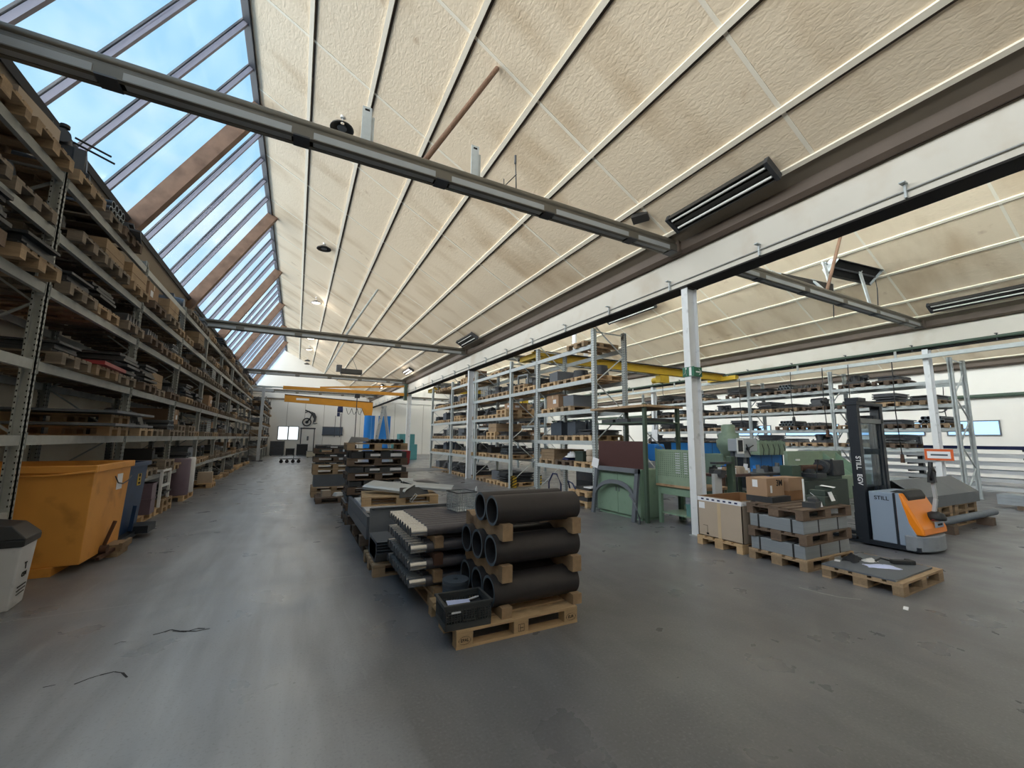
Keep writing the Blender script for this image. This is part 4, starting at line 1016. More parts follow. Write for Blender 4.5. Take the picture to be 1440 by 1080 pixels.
# old machine and carton on top of the left rack
pallet('pallet under the old dark machine on top of the left rack', (-3.2, 7.05, 4.8), 0, 'wood', None, True)
t = T('old_machine', 'old dark machine with levers and handwheel on top of the left rack', 'machine', (-3.05, 7.0, 4.9445), .3)
Pt('bed', MB().bc(0, 0, 0, .8, .5, .08).bc(.18, 0, .08, .36, .36, .34, 0, .85).bc(-.25, 0, .08, .2, .3, .12), 'fork_dark', t, .01)
Pt('head', MB().bc(-.05, 0, .42, .4, .28, .2, .1, .8).bc(.28, 0, .1, .12, .4, .3).cyl((.1, -.2, .5), (.1, .2, .5), .09, 14), 'steel_dark', t, .01)
Pt('handwheel', MB().tube((-.04, -.3, .36), (-.04, -.25, .36), .1, .05, 20), ['steel_mid', 'steel_mid'], t)
for i, (a, b_) in enumerate((((-.1, -.1, .62), (-.55, -.2, .7)), ((-.2, -.1, .5), (-.45, -.15, .55)), ((.2, .0, .62), (.55, .1, .58)), ((.2, -.1, .5), (.6, -.05, .42)))): Pt('lever', MB().cyl(a, b_, .014, 8), 'black', t)
for x in (-.2, -.05, .1): Pt('knob', MB().cyl((x, 0, .63), (x, 0, .7), .02, 8).cyl((x, 0, .7), (x, 0, .74), .05, 10), 'black', t)
Pt('bracket_arm', MB().path([(-.45, -.1, .05), (-.42, -.1, .25), (-.3, -.1, .3), (-.1, -.1, .27)], .025, 8), 'steel_dark', t)
pallet('pallet under the rusty plate packs on top of the left rack', (-3.2, 8.6, 4.8), 0, 'wood_dark'); 
load(9, 'dark plate pack hanging over the top shelf edge of the left rack', (-3.1, 8.6, 4.945), .2, .9)
for s, y in enumerate((4.3, 5.2, 6.1)):
    pallet('%s pallet on the top shelf left of the nearest post' % ['first', 'second', 'third'][s], (-3.2, y, 4.8), 0, 'wood', 'top shelf pallets at the near end')
One('carton', MB().bc(0, 0, 0, 1.0, .75, .6).mat(1).box(-.51, .51, -.02, .02, .5, .603), ['brown_paper', 'tape'], 'large brown carton on the top shelf at the near left edge', 'box', (-3.15, 4.55, 4.945), .05)
One('carton', MB().bc(0, 0, 0, .9, .7, .3), 'carton_pale', 'open pale carton on the top shelf beside the old machine', 'box', (-3.2, 6.1, 4.945), -.08)
# two layers of pallets with grey sheets, and red sheets, in the second visible bay
for i in range(2):
    pallet('%s brown pallet of the sheet stack behind the orange skip' % ['lower', 'upper'][i], (-3.15, 8.9, 1.68 + i * .185), 0, 'wood_new', 'sheet stack pallets on the second shelf')
    One('steel_sheet', MB().box(-.8, .75, -1.1, .65, 0, .035), 'sheet', 'wide grey sheet on the %s pallet on the second shelf behind the skips' % ['lower', 'upper'][i], 'steel sheet', (-3.05, 8.95, 1.68 + i * .185 + .147), 0, 'wide grey sheets')
pallet('pallet carrying the red sheets on the third shelf', (-3.15, 8.15, 2.53), 0, 'wood')
One('red_sheet', MB().box(-.62, .62, -.48, .52, 0, .05), 'red', 'dark red sheet pack lying on a pallet on the third shelf', 'sheet pack', (-3.1, 8.15, 2.676), .05)
# pale jib post at the end of the left rack
t = T('jib_post', 'pale slim post with cross arm at the end of the left rack', 'post', (-2.25, 33.6, 0))
Pt('mast', MB().box(-.09, .09, -.09, .09, 0, 5.2), 'grey_mach', t); Pt('cross_arm', MB().box(-.9, .6, -.06, .06, 4.85, 5.0).box(-.5, .5, -.06, .06, 5.1, 5.2), 'grey_mach', t); Pt('foot_plate', MB().box(-.3, .3, -.3, .3, 0, .05), 'steel_dark', t)
# ------------------------------------------------------------------ right foreground
pallet('pallet under the tall pale carton by the white column', (6.72, 4.57, 0), 0, 'wood_new')
t = T('large_carton', 'tall open pale carton with printed white tape beside the white column', 'box', (6.72, 4.57, .1445))
W2, D2, H2 = .56, .395, .64
mb = MB().box(-W2, W2, -D2, -D2 + .012, 0, H2).box(-W2, W2, D2 - .012, D2, 0, H2).box(-W2, -W2 + .012, -D2, D2, 0, H2).box(W2 - .012, W2, -D2, D2, 0, H2).box(-W2, W2, -D2, D2, 0, .012)
Pt('box', mb, 'carton_pale', t)
Pt('lining', MB().box(-W2 + .013, W2 - .013, D2 - .02, D2 - .013, .02, H2 - .002).box(W2 - .02, W2 - .013, -D2 + .02, D2 - .02, .02, H2 - .002), 'carton_in', t)
tp = Pt('printed_tape', MB().box(-W2 - .003, -W2, -D2, D2, H2 - .075, H2 - .01).box(-W2, W2, -D2 - .003, -D2, H2 - .075, H2 - .01), 'paper', t, 0, None, 'white tape with blue print')
mb = MB()
for i in range(7): mb.box(-W2 - .0045, -W2 - .003, -.33 + i * .1, -.33 + i * .1 + .05, H2 - .055, H2 - .03)
Pt('tape_print', mb, 'navy', tp)
Pt('address_label', MB().box(-W2 - .003, -W2, .26, .37, H2 - .2, H2 - .1), 'paper', t, 0, None, 'white label')
Pt('handling_mark', MB().box(-W2 - .002, -W2, .22, .3, .17, .175).box(-W2 - .002, -W2, .22, .225, .03, .175).box(-W2 - .002, -W2, .2, .245, .03, .06), 'hole', t)
Pt('centre_tape', MB().box(-W2 - .0015, -W2, -.03, .03, 0, H2 - .08), 'tape', t)
# stack of pallets with strip packs
cx, cy = 6.7, 3.66; z = 0
for i in range(3):
    pallet('%s weathered pallet of the stack carrying the parts and the brown carton' % ['lowest', 'middle', 'topmost'][i], (cx + .01 * i, cy, z), [0, .015, -.02][i], 'wood_dark' if i else 'wood', 'pallets of the strip stack'); z += .1445
    if i < 2:
        t = T('strip_pack', 'strapped pack of flat grey strips, %s in the pallet stack' % ['lower', 'upper'][i], 'steel strips', (cx, cy, z), 0, 'strip packs')
        Pt('strips', MB().bc(0, 0, 0, 1.14, .74, .175), 'sheet_stack', t, .006)
        for y in (-.22, .24): Pt('strap', MB().box(-.573, -.57, y - .012, y + .012, 0, .178).box(-.57, .57, y - .012, y + .012, .175, .178), 'black', t)
        for x in (-.2, .3): Pt('strap', MB().box(x - .012, x + .012, -.373, -.37, 0, .178), 'black', t)
        z += .1785
t = T('lettered_carton', 'brown carton with black lettering on the pallet stack', 'box', (6.62, 4.07, .8765), .02)
Pt('box', MB().bc(0, 0, 0, .46, .32, .27), 'brown_paper', t)
Pt('label', MB().box(-.233, -.23, -.02, .06, .13, .24), 'paper', t); Pt('label', MB().bc(-.12, -.161, .05, .05, .003, .11), 'paper', t)
Tx('lettering', '3M', .13, (.1, -.162, .19), RX, 'hole', t, .001, True)
One('grey_tray', MB().bc(0, 0, 0, .5, .4, .085), 'steel_dark', 'flat dark tray under the lettered brown carton', 'tray', (6.62, 4.03, .7905), .02)
One('brown_carton', MB().bc(0, 0, 0, .4, .28, .2), 'brown_paper', 'plain brown carton behind the lettered one', 'box', (7.13, 4.02, .94), .0)
One('brown_carton', MB().bc(0, 0, 0, .42, .26, .149), 'carton_in', 'darker carton under the plain brown one on the stack', 'box', (7.13, 4.02, .7905), .0)
t = T('machine_vise', 'green machine vise block standing on the pallet stack', 'vise', (7.02, 3.48, .7905), .05)
Pt('base', MB().bc(0, 0, 0, .4, .26, .13, 0, .92), 'steel_green', t, .008); Pt('jaw', MB().bc(-.08, 0, .13, .1, .22, .08).bc(.12, 0, .13, .08, .22, .12), 'steel_green', t, .006); Pt('screw', MB().cyl((-.36, 0, .1), (-.2, 0, .1), .03, 12), 'steel_mid', t)
One('dark_block', MB().bc(0, 0, 0, .3, .16, .07, .1).bc(.05, 0, .07, .12, .1, .04), 'steel_dark', 'low dark machined block at the front of the pallet stack', 'metal part', (6.6, 3.4, .7905), .1)
for i, (x, y, z, r, tlt, s, w) in enumerate(((6.68, 3.345, .8, -.2, 1.35, .11, 'small white card leaning at the front of the stack'), (6.98, 3.33, .922, .1, 1.25, .13, 'white card standing on the green vise'), (7.15, 3.45, 1.045, .3, .12, .17, 'white sheet lying on the top of the vise'), (6.85, 3.5, .925, .5, .7, .1, 'tilted white paper beside the vise'))):
    o = One('paper_card', MB().box(-s / 2, s / 2, -s / 2, s / 2, 0, .003), 'paper', w, 'paper', (x, y, z), r); o.rotation_euler = (tlt, 0, r)
One('white_stick', MB().bc(0, 0, 0, .02, .02, .36), 'white', 'thin white stick standing among the parts on the stack', 'stick', (6.83, 3.62, .7905))
pallet('low pallet in front of the pallet truck, carrying a dark plate', (6.71, 2.71, 0), .03, 'wood')
One('steel_plate', MB().bc(0, 0, 0, 1.08, .74, .02), 'sheet', 'flat dark plate on the low pallet with papers and cloths', 'steel plate', (6.65, 2.74, .1445), .03, None, .003)
def rag(name, label, cat, loc, rz, sx, sy, h, mat):
    n = 9; P = []; F = []; rr = random.Random(int(loc[0] * 1000))
    for j in range(n):
        for i in range(n):
            u, v = i / (n - 1) - .5, j / (n - 1) - .5
            P.append((u * sx * (1 + .2 * rr.uniform(-1, 1)), v * sy * (1 + .2 * rr.uniform(-1, 1)), .004 + h * max(0, (1 - 4 * u * u) * (1 - 4 * v * v)) * rr.uniform(.4, 1)))
    for j in range(n - 1):
        for i in range(n - 1): F.append((j * n + i, j * n + i + 1, (j + 1) * n + i + 1, (j + 1) * n + i))
    mb = MB().add(P, F, True); o = One(name, mb, mat, label, cat, loc, rz); return o
rag('dark_cloth', 'black crumpled jacket lying at the back of the dark plate', 'cloth', (6.65, 3.0, .166), .2, .34, .16, .09, 'cloth')
rag('plastic_sleeve', 'clear crumpled plastic sleeve beside the black cloth', 'plastic', (6.78, 2.86, .166), -.2, .2, .12, .05, 'white_wrap')
rag('paper_sleeve', 'bluish white papers in a sleeve on the dark plate', 'paper', (6.6, 2.66, .166), -.75, .34, .16, .035, 'paper_blue')
t = T('hand_tool', 'black hand tool lying at the right of the dark plate', 'tool', (7.0, 2.62, .166), -.6)
Pt('body', MB().bc(0, 0, 0, .22, .07, .05).bc(.13, .03, 0, .06, .12, .05), 'black', t, .01); Pt('strap', MB().path([(-.1, 0, .03), (-.2, .05, .05), (-.28, .02, .02)], .012, 6), 'black', t)
One('white_paper', MB().box(-.05, .05, -.03, .03, 0, .003), 'paper', 'small white paper at the back left corner of the dark plate', 'paper', (6.42, 3.06, .166), .4)
One('floor_scrap', MB().box(-.06, .06, -.02, .02, 0, .003), 'paper', 'white paper scrap on the floor in front of the low pallet', 'scrap', (5.75, 2.15, 0), .3)

# ------------------------------------------------------------------ pallet truck
t = T('pallet_truck', 'orange and grey electric pallet truck with tall mast', 'pallet truck', (9.1, 3.05, 0))
Pt('side_cover', MB().poly([(.2, .1), (.52, .1), (.52, .9), (.2, .9)], -.45, .45, 'x'), 'fork_grey', t, .012)
Pt('cover_seam', MB().box(-.457, -.45, .17, .2, .1, .895).box(-.45, .45, .17, .2, .895, .903), 'fork_dark', t)
Pt('rear_side_cover', MB().poly([(-.04, .1), (.17, .1), (.17, .9), (.13, .9), (.09, .72), (.03, .45), (-.04, .3)], -.452, .452, 'x'), 'fork_grey', t, .008)
Pt('hood', MB().poly([(.2, .89), (.12, .905), (.04, .74), (-.06, .52), (-.13, .38), (-.14, .28), (.2, .28)], -.44, .44, 'x'), 'fork_orange', t, .03)
Pt('console', MB().poly([(.3, .9), (.2, .94), (.1, .93), (.05, .84), (.06, .78), (.3, .8)], -.3, .34, 'x'), 'black', t, .015)
pts = []
for i in range(13):
    a = PI + PI * i / 12; pts.append((.47 * math.cos(a), .0 + .19 * math.sin(a)))
Pt('bumper', MB().poly(pts + [(.47, .1), (-.47, .1)], .035, .27, 'z'), 'fork_bumper', t, .02)
pl = Pt('hood_plate', MB().box(-.02, .26, -.152, -.13, .38, .47), 'fork_grey', t, .004, None, 'grey type plate'); Pt('plate_print', MB().box(.03, .21, -.1535, -.152, .41, .44), 'hole', pl)
Pt('hood_stripe', MB().box(-.05, .28, -.138, -.11, .49, .505), 'red', t)
ta = Pt('tiller_arm', MB().bar((.12, -.09, .56), (.14, -.13, .82), .07, .05).bar((.14, -.13, .82), (.1, -.13, 1.1), .06, .045), 'grey_mach', t, .01)
Pt('tiller_boot', MB().lathe([(0, 0), (.12, 0), (.13, .04), (.1, .1), (.04, .13), (0, .13)], (.12, -.11, .49)), 'black', t)
th = Pt('tiller_handle', MB().bc(.08, -.13, 1.08, .13, .09, .17, .1, .8).path([(.02, -.14, 1.12), (-.03, -.15, 1.2), (.02, -.15, 1.3), (.1, -.15, 1.31), (.16, -.15, 1.25), (.15, -.14, 1.14)], .018, 8).cyl((.06, -.13, 1.24), (.1, -.13, 1.4), .03, 10), 'black', t)
for s, x in ((-1, -.42), (1, .42)):
    Pt('mast_rail', MB().box(x - .05, x + .05, .56, .66, .05, 2.4).box(x - .035, x + .035, .66, .72, .05, 2.36), 'fork_dark', t, .004)
    Pt('inner_rail', MB().box(x - s * .05 - .02 * s - .015, x - s * .05 - .02 * s + .015, .58, .7, .2, 2.3), 'steel_mid', t)
Pt('mast_head', MB().box(-.48, .48, .55, .73, 2.36, 2.42).bc(-.3, .64, 2.42, .28, .2, .07), 'fork_dark', t, .006)
Pt('cross_tie', MB().box(-.42, .42, .56, .62, 2.05, 2.13), 'steel_mid', t); Pt('lower_tie', MB().box(-.42, .42, .6, .66, 1.5, 1.6), 'steel_mid', t)
Pt('guard_screen', MB().box(-.36, .36, .6, .606, .95, 2.05), 'screen', t)
for x in (.2, .3): Pt('lift_cylinder', MB().cyl((x, .66, .1), (x, .66, 2.2), .03, 12), 'fork_dark', t)
Pt('fork_carriage', MB().box(-.36, .36, .73, .79, .1, .5).box(-.36, .36, .74, .78, .5, .95), 'fork_dark', t)
for x in (-.27, .27):
    Pt('fork', MB().poly([(.79, .06), (1.95, .045), (1.95, .075), (.79, .11)], x - .09, x + .09, 'x'), 'fork_dark', t)
    Pt('load_leg', MB().box(x - .06, x + .06, .7, 1.7, .01, .05), 'fork_dark', t)
Pt('drive_wheel', MB().cyl((-.1, .0, .08), (.1, .0, .08), .08, 18), 'rubber', t)
for x in (-.3, .3): Pt('stabiliser_wheel', MB().cyl((x - .03, .15, .06), (x + .03, .15, .06), .06, 14), 'rubber', t)
Tx('maker_lettering', 'STILL', .085, (-.452, .35, .8), RL, 'fork_dark', t, .001, True)
q = turned(RL, -PI / 2)
Tx('mast_lettering', 'STILL', .1, (-.472, .61, 1.36), q, 'white', t, .001, True); Tx('mast_lettering', 'EGV', .1, (-.472, .61, 1.08), q, 'paper', t, .001, True)
Pt('floor_skirt', MB().box(-.46, .46, -.08, .7, .03, .1), 'fork_dark', t)
# pallet and bins just behind the truck
pallet('pallet with dark bins standing behind the pallet stack', (8.28, 4.85, 0), PI / 2, 'wood_new')
load(5, 'black open bin on the pallet behind the pallet stack', (8.25, 4.6, .1445), 0, 1.2)
load(5, 'second black open bin on the pallet behind the pallet stack', (8.25, 5.2, .1445), 0, 1.1)
One('white_bundle', MB().bc(0, 0, 0, .3, .2, .06, .3, .7), 'white_wrap', 'white bundle on the bins behind the pallet stack', 'bundle', (8.1, 4.5, .47), .3)
# dark roof-shaped covers on pallets
for i in range(3):
    for j, x in enumerate((12.95, 11.6)):
        pallet('%s pallet under the %s end of the dark folded covers' % (['lowest', 'middle', 'upper'][i], ['right', 'hidden'][j]), (x, 4.02, i * .1445 + (.0 if i else 0)), 0, 'wood', 'pallets under the folded covers')
mb = MB(); prof = [(-.42, .02), (-.42, .24), (0, .54), (.42, .24), (.42, .02)]
inn = [(-.412, .02), (-.412, .235), (0, .53), (.412, .235), (.412, .02)]
mb.poly(prof + inn[::-1], -1.5, 1.5, 'x')
One('folded_cover', mb, 'sheet', 'long dark roof-shaped sheet cover on pallets behind the truck', 'sheet cover', (12.2, 4.02, .42))
for x in (11.2, 13.2): One('timber_block', MB().box(-.1, .1, -.12, .12, 0, .16), 'wood_dark', ['left', 'right'][x > 12] + ' timber block under the round bar behind the truck', 'timber', (x, 3.42, 0))
One('round_bar', MB().cyl((-1.75, 0, .07), (1.75, 0, .07), .07, 20), 'steel_blue', 'long grey round bar on blocks before the folded covers', 'steel bar', (12.0, 3.42, .16))
# white and navy profiles in a cantilever rack near the right wall
t = T('cantilever_rack', 'cantilever rack of white and navy profiles by the right wall', 'rack', (22.2, 0, 0))
for y in (1.5, 4.5, 7.5, 10.5):
    Pt('upright', MB().box(.5, .7, y - .08, y + .08, 0, 2.0), 'steel_dark', t); 
    for z in (.12, .4, .68, .96, 1.24, 1.52): Pt('arm', MB().box(-.6, .5, y - .04, y + .04, z - .06, z), 'steel_dark', t)
for j, z in enumerate((.12, .4, .68, .96, 1.24, 1.52)):
    for i in range(5):
        m = 'navy' if (j, i % 2) in ((5, 0), (5, 1), (2, 1)) else 'white'
        One('long_profile', MB().box(-.085, .085, -5.6, 5.6, 0, .12), m, '%s %s profile on the %s arm level of the cantilever rack' % (['outermost', 'second', 'middle', 'fourth', 'innermost'][i], m, ['lowest', 'second', 'third', 'fourth', 'fifth', 'top'][j]), 'profile', (21.72 + i * .2, 6.0 + random.uniform(-.2, .2), z), 0, 'profiles in the cantilever rack')
for i in range(2): One('timber_block', MB().box(-.5, .5, -.08, .08, 0, .1), 'wood_dark', '%s timber under the white profile bundle on the floor' % ['near', 'far'][i], 'timber', (17.4, 2.5 + i * 1.2, 0))
for i in range(12):
    One('white_profile', MB().box(-.07, .07, -1.1, 1.1, 0, .085), 'sheet_light', '%s profile of the %s row in the pale bundle on the floor' % (['outer', 'second', 'third', 'inner'][i % 4], ['bottom', 'middle', 'top'][i // 4]), 'profile', (17.1 + (i % 4) * .16, 3.05, .1 + (i // 4) * .09), 0, 'pale bundle on the floor')
rag('protective_foil', 'crumpled pale foil on the profile bundle on the floor', 'foil', (17.35, 3.1, .37), .2, .5, 1.2, .12, 'white_wrap')

# ------------------------------------------------------------------ green corner beside the column
t = T('green_shelf', 'tall dark green post rack beside the green cabinet', 'rack', (6.62, 8.2, 0))
for (x, y) in ((0, -1.62), (1.0, -1.62), (1.0, .0)): Pt('upright', MB().box(x - .035, x + .035, y - .035, y + .035, 0, 2.5), 'green_dark', t)
Pt('plank_shelf', MB().box(-.1, 1.1, -1.7, .1, 2.42, 2.47), 'lumber', t, 0, None, 'bare plank shelf'); Pt('shelf', MB().box(0, 1.0, -1.65, .05, 2.08, 2.11), 'green_dark', t)
Pt('cross_brace', MB().bar((1, -1.62, .4), (1, 0, 1.9), .03, .01).bar((0, -1.62, 1.9), (1, -1.62, 1.2), .03, .01), 'galv_dull', t)
for i in range(3): One('sheet_bundle', MB().bc(0, 0, 0, .9, .4, .08), 'steel_dark', '%s dark sheet bundle on the green rack shelf' % ['near', 'middle', 'far'][i], 'steel sheets', (7.12, 6.85 + i * .5, 2.111), 0, 'sheet bundles on the green rack')
t = T('green_cabinet', 'low green two-door steel cabinet behind the arched frame', 'cabinet', (6.62, 7.45, 0))
Pt('body', MB().box(0, .6, -.72, .72, .06, 1.08).box(.03, .57, -.69, .69, 0, .06), 'green', t, .006)
for s in (-1, 1):
    d = Pt('door', MB().box(-.02, 0, s * .005 if s > 0 else -.71, .71 if s > 0 else -.005, .08, 1.06), 'green', t, .004)
    Pt('handle', MB().box(-.035, -.02, s * .05 - .01, s * .05 + .01, .55, .65), 'steel_mid', d)
One('plywood_panel', MB().box(-.012, .012, -.76, .78, 0, .6), 'brown_board', 'dark red-brown plywood panel standing on the green cabinet', 'board', (6.68, 7.4, 1.081))
# arched frame leaning on the cabinet
t = T('arched_frame', 'dark steel frame with an arch leaning on the green cabinet', 'frame', (6.4, 7.42, 0)); t.rotation_euler = (0, .13, 0)
mb = MB().box(-.03, .03, -.72, -.62, 0, 1.1).box(-.03, .03, .62, .72, 0, 1.1).box(-.03, .03, -.72, .72, 1.0, 1.1)
Pt('outer_frame', mb, 'sheet', t)
P = []; n = 24
for i in range(n + 1):
    a = PI * i / n; c_, s_ = math.cos(a), math.sin(a)
    P += [(-.028, .66 * c_, .42 + .4 * s_), (-.028, .62 * c_, .4 + .33 * s_), (.028, .66 * c_, .42 + .4 * s_), (.028, .62 * c_, .4 + .33 * s_)]
F = []
for i in range(n):
    k, l = 4 * i, 4 * i + 4
    F += [(k, k + 1, l + 1, l), (k + 2, l + 2, l + 3, k + 3), (k, l, l + 2, k + 2), (k + 1, k + 3, l + 3, l + 1)]
Pt('arch', MB().add(P, F), 'sheet', t)
o = One('curved_strip', MB().path([(0, .22, .55), (0, .12, .46), (0, .02, .3), (0, -.05, .12), (0, -.06, .0)], .02, 6), 'sheet', 'thin curved steel strip leaning beside the arched frame', 'steel strip', (6.36, 6.6, 0))
o = One('paper_sheet', MB().box(-.002, .002, -.12, .12, 0, .22), 'paper', 'white drawing clipped above the arched frame', 'paper', (6.5, 8.15, 1.05)); o.rotation_euler = (.2, .1, 0)
# pallets beside the rack end
pallet('lower pallet standing beside the arched frame', (7.2, 8.98, 0), 0, 'wood_new'); One('plate_bundle', MB().bc(0, 0, 0, 1.1, .7, .11), 'steel_dark', 'dark plates between the two pallets beside the arched frame', 'steel plates', (7.2, 8.98, .1445)); pallet('upper pallet beside the arched frame', (7.2, 8.98, .256), 0, 'wood_new')
One('steel_offcuts', MB().bc(-.2, 0, 0, .5, .6, .07).bc(.3, .1, 0, .4, .3, .1), 'steel_dark', 'dark parts on the upper pallet beside the arched frame', 'metal parts', (7.2, 8.98, .4)); One('paper_sheet', MB().box(-.15, .15, -.2, .1, 0, .03), 'paper', 'white paper pile on the upper pallet beside the arched frame', 'paper', (6.85, 8.75, .472))
# workbench with perforated back panel
t = T('workbench', 'green workbench with perforated back panel behind the white column', 'workbench', (7.0, 5.95, 0))
Pt('top', MB().box(-.12, .7, -.55, .62, .76, .81), 'lumber', t, .004, None, 'wooden bench top')
for x, y in ((-.05, .56), (.62, .56), (-.05, -.5), (.62, -.5)): Pt('leg', MB().box(x - .035, x + .035, y - .035, y + .035, 0, .76), 'green', t)
Pt('apron', MB().box(-.08, -.06, -.52, .58, .6, .76), 'green', t); Pt('lower_shelf', MB().box(-.05, .62, -.5, .56, .2, .23), 'green', t)
mb = MB().box(-.11, -.08, -.53, .6, .81, 1.52).mat(1)
for i in range(20):
    for j in range(12): mb.box(-.1115, -.11, -.48 + i * .053, -.48 + i * .053 + .016, .98 + j * .043, .98 + j * .043 + .02)
bp = Pt('back_panel', mb, ['green_mach', 'green_dark'], t)
mb = MB()
for j in range(9): mb.box(-.114, -.112, -.02, .09, 1.05 + j * .048, 1.07 + j * .048); mb.box(-.114, -.112, -.2, -.12, 1.05 + j * .048, 1.07 + j * .048)
Pt('light_slots', mb, 'grey_mach', bp)
Pt('panel_stile', MB().box(-.13, -.11, -.54, -.5, .81, 1.54), 'green', t); Pt('panel_stile', MB().box(-.13, -.11, .57, .61, .81, 1.54), 'green', t)
o = One('parts_bin', MB().bc(0, 0, 0, .3, .24, .22).bc(0, 0, .2, .33, .27, .03), 'green_teal', 'teal box on the lower shelf of the green workbench', 'box', (7.1, 5.75, .2305)); 
One('dark_can', MB().cyl((0, 0, 0), (0, 0, .2), .09, 14), 'black', 'black can on the lower shelf of the green workbench', 'can', (7.3, 5.6, .2305))
One('paper_roll', MB().bc(0, 0, 0, .12, .1, .05), 'paper', 'white rag lying in the teal box', 'rag', (7.08, 5.75, .4605))
One('spray_can', MB().cyl((0, 0, 0), (0, 0, .16), .035, 10).cyl((0, 0, .16), (0, 0, .2), .015, 8), 'white', 'white spray can on the bench behind the perforated panel', 'can', (7.05, 6.2, .811))
# exit sign on the column
t = T('exit_sign', 'green exit sign with running man and arrow on the white column', 'sign', (6.52, 5.24, 3.0))
a = Pt('panel', MB().box(.02, .26, -.012, 0, -.09, .09), 'exit', t)
Pt('arrow', MB().box(.09, .2, -.014, -.012, -.012, .012).bar((.17, -.0135, .06), (.225, -.0135, 0), .025, .002).bar((.17, -.0135, -.06), (.225, -.0135, 0), .025, .002), 'white', a)
a = Pt('side_panel', MB().box(-.02, -.008, -.06, .2, -.09, .09), 'exit', t)
Pt('running_man', MB().box(-.022, -.02, .0, .05, -.08, .08).bar((-.022, .11, -.07), (-.022, .13, .0), .02, .002).bar((-.022, .13, .0), (-.022, .12, .04), .03, .002).bar((-.022, .12, .0), (-.022, .17, -.05), .02, .002).cyl((-.0225, .12, .062), (-.02, .12, .062), .015, 10), 'white', a)
# orange framed sign on the second column
t = T('framed_sign', 'orange framed sign on the column behind the truck', 'sign', (17.38, 5.3, 1.2))
Pt('frame', MB().box(-.02, .0, -.32, .32, 0, .34), 'orange_sign', t); s = Pt('field', MB().box(-.026, -.02, -.26, .26, .06, .27), 'paper', t)
Pt('print_line', MB().box(-.028, -.026, -.2, .18, .14, .19), 'steel_blue', s)

# hand-built loads on the lowest shelf of the near rack bay beside the green cabinet
for i, (y, w) in enumerate(((8.95, 'near'), (9.86, 'middle'), (10.76, 'far'))): pallet('%s pallet on the lowest shelf beside the green cabinet' % w, (7.36, y, .98), 0, ['wood_new', 'wood_dark', 'wood'][i], 'pallets in the girder-side rack', True)
mb = MB()
for z in (0, .09, .18): mb.box(-.55, .55, -.36, -.34, z + .003, z + .087).box(-.55, .55, .34, .36, z + .003, z + .087).box(-.55, -.53, -.34, .34, z + .003, z + .087).box(.53, .55, -.34, .34, z + .003, z + .087)
mb.box(-.55, .55, -.36, .36, .27, .285)
One('wooden_crate', mb, 'wood', 'closed wooden crate at the far end of the lowest shelf by the cabinet', 'crate', (7.36, 10.76, 1.1245))
rag('dark_rags', 'heap of dark and white rags on the middle pallet of the lowest shelf', 'rags', (7.15, 9.95, 1.128), .3, .5, .5, .3, 'navy'); rag('white_rag', 'white rag on the heap of rags on the lowest shelf', 'rags', (7.0, 9.8, 1.2), -.3, .3, .4, .2, 'paper')
One('metal_bin', MB().bc(0, 0, 0, .36, .34, .26).bc(0, 0, .24, .4, .38, .03), 'steel_green', 'dull green metal bin on the near pallet of the lowest shelf', 'bin', (7.0, 9.2, 1.1245))
for i in range(2): One('tape_roll', MB().lathe([(0, 0), (.13, 0), (.14, .02), (.14, .14), (.12, .16), (0, .16)], n=20), 'carton_pale', ['lower', 'upper'][i] + ' pale round roll on the near pallet of the lowest shelf', 'roll', (6.95, 8.82, 1.1245 + i * .161))
One('brown_carton', MB().bc(0, 0, 0, .4, .5, .3, .1), 'brown_paper', 'open brown carton behind the green bin on the lowest shelf', 'box', (7.5, 9.15, 1.1245))
# ------------------------------------------------------------------ machines in the right bay
def guard(name, label, x0, x1, y0, y1, z0, z1, mat, cat='machine guard'):
    t = T(name, label, cat, ((x0 + x1) / 2, (y0 + y1) / 2, 0)); a, b = (x1 - x0) / 2, (y1 - y0) / 2
    Pt('panel', MB().box(-a, a, -b, b, z0, z1), mat, t, .01)
    Pt('frame', MB().box(-a - .02, -a + .02, -b - .02, b + .02, 0, z1 + .02).box(a - .02, a + .02, -b - .02, b + .02, 0, z1 + .02).box(-a, a, -b - .02, b + .02, z1 - .02, z1 + .02), 'fork_dark', t)
    Pt('seam', MB().box(-a * .3 - .008, -a * .3 + .008, -b - .004, -b, z0, z1).box(a * .35 - .008, a * .35 + .008, -b - .004, -b, z0, z1), 'navy', t)
    return t
guard('machine_guard', 'bright blue machine guard left of the green milling head', 10.75, 13.75, 9.6, 10.4, .3, 1.66, 'blue_mach')
guard('machine_guard', 'bright blue machine guard behind the row of green boxes', 14.9, 17.0, 9.7, 10.5, .2, 1.68, 'blue_mach')
t = T('blue_machine', 'small blue machine behind the perforated bench panel', 'machine', (9.9, 9.5, 0))
Pt('body', MB().bc(0, 0, 0, .9, .8, 1.1), 'grey_mach', t, .02); Pt('hood', MB().bc(-.1, -.1, 1.1, .7, .6, .5, .2, .7), 'blue_mach', t, .03)
t = T('milling_machine', 'green milling machine with stepped round head', 'machine', (12.25, 8.8, 0))
Pt('column', MB().bc(.1, .2, 0, .7, .7, 1.3), 'green_mach', t, .02)
Pt('head', MB().lathe([(0, 1.2), (.2, 1.2), (.26, 1.35), (.36, 1.55), (.36, 1.75), (.3, 1.78), (.3, 1.95), (.2, 1.98), (.2, 2.2), (.14, 2.24), (0, 2.24)], (0, -.2, 0)), 'green_mach', t)
Pt('spindle', MB().cyl((0, -.2, .95), (0, -.2, 1.2), .09, 14), 'steel_mid', t); Pt('table', MB().bc(0, -.3, .72, 1.3, .5, .14), 'steel_dark', t); Pt('base', MB().bc(0, 0, 0, 1.0, 1.0, .16), 'green_dark', t)
t = T('drilling_machine', 'pale grey drilling machine with white guard screen', 'machine', (11.45, 7.75, 0))
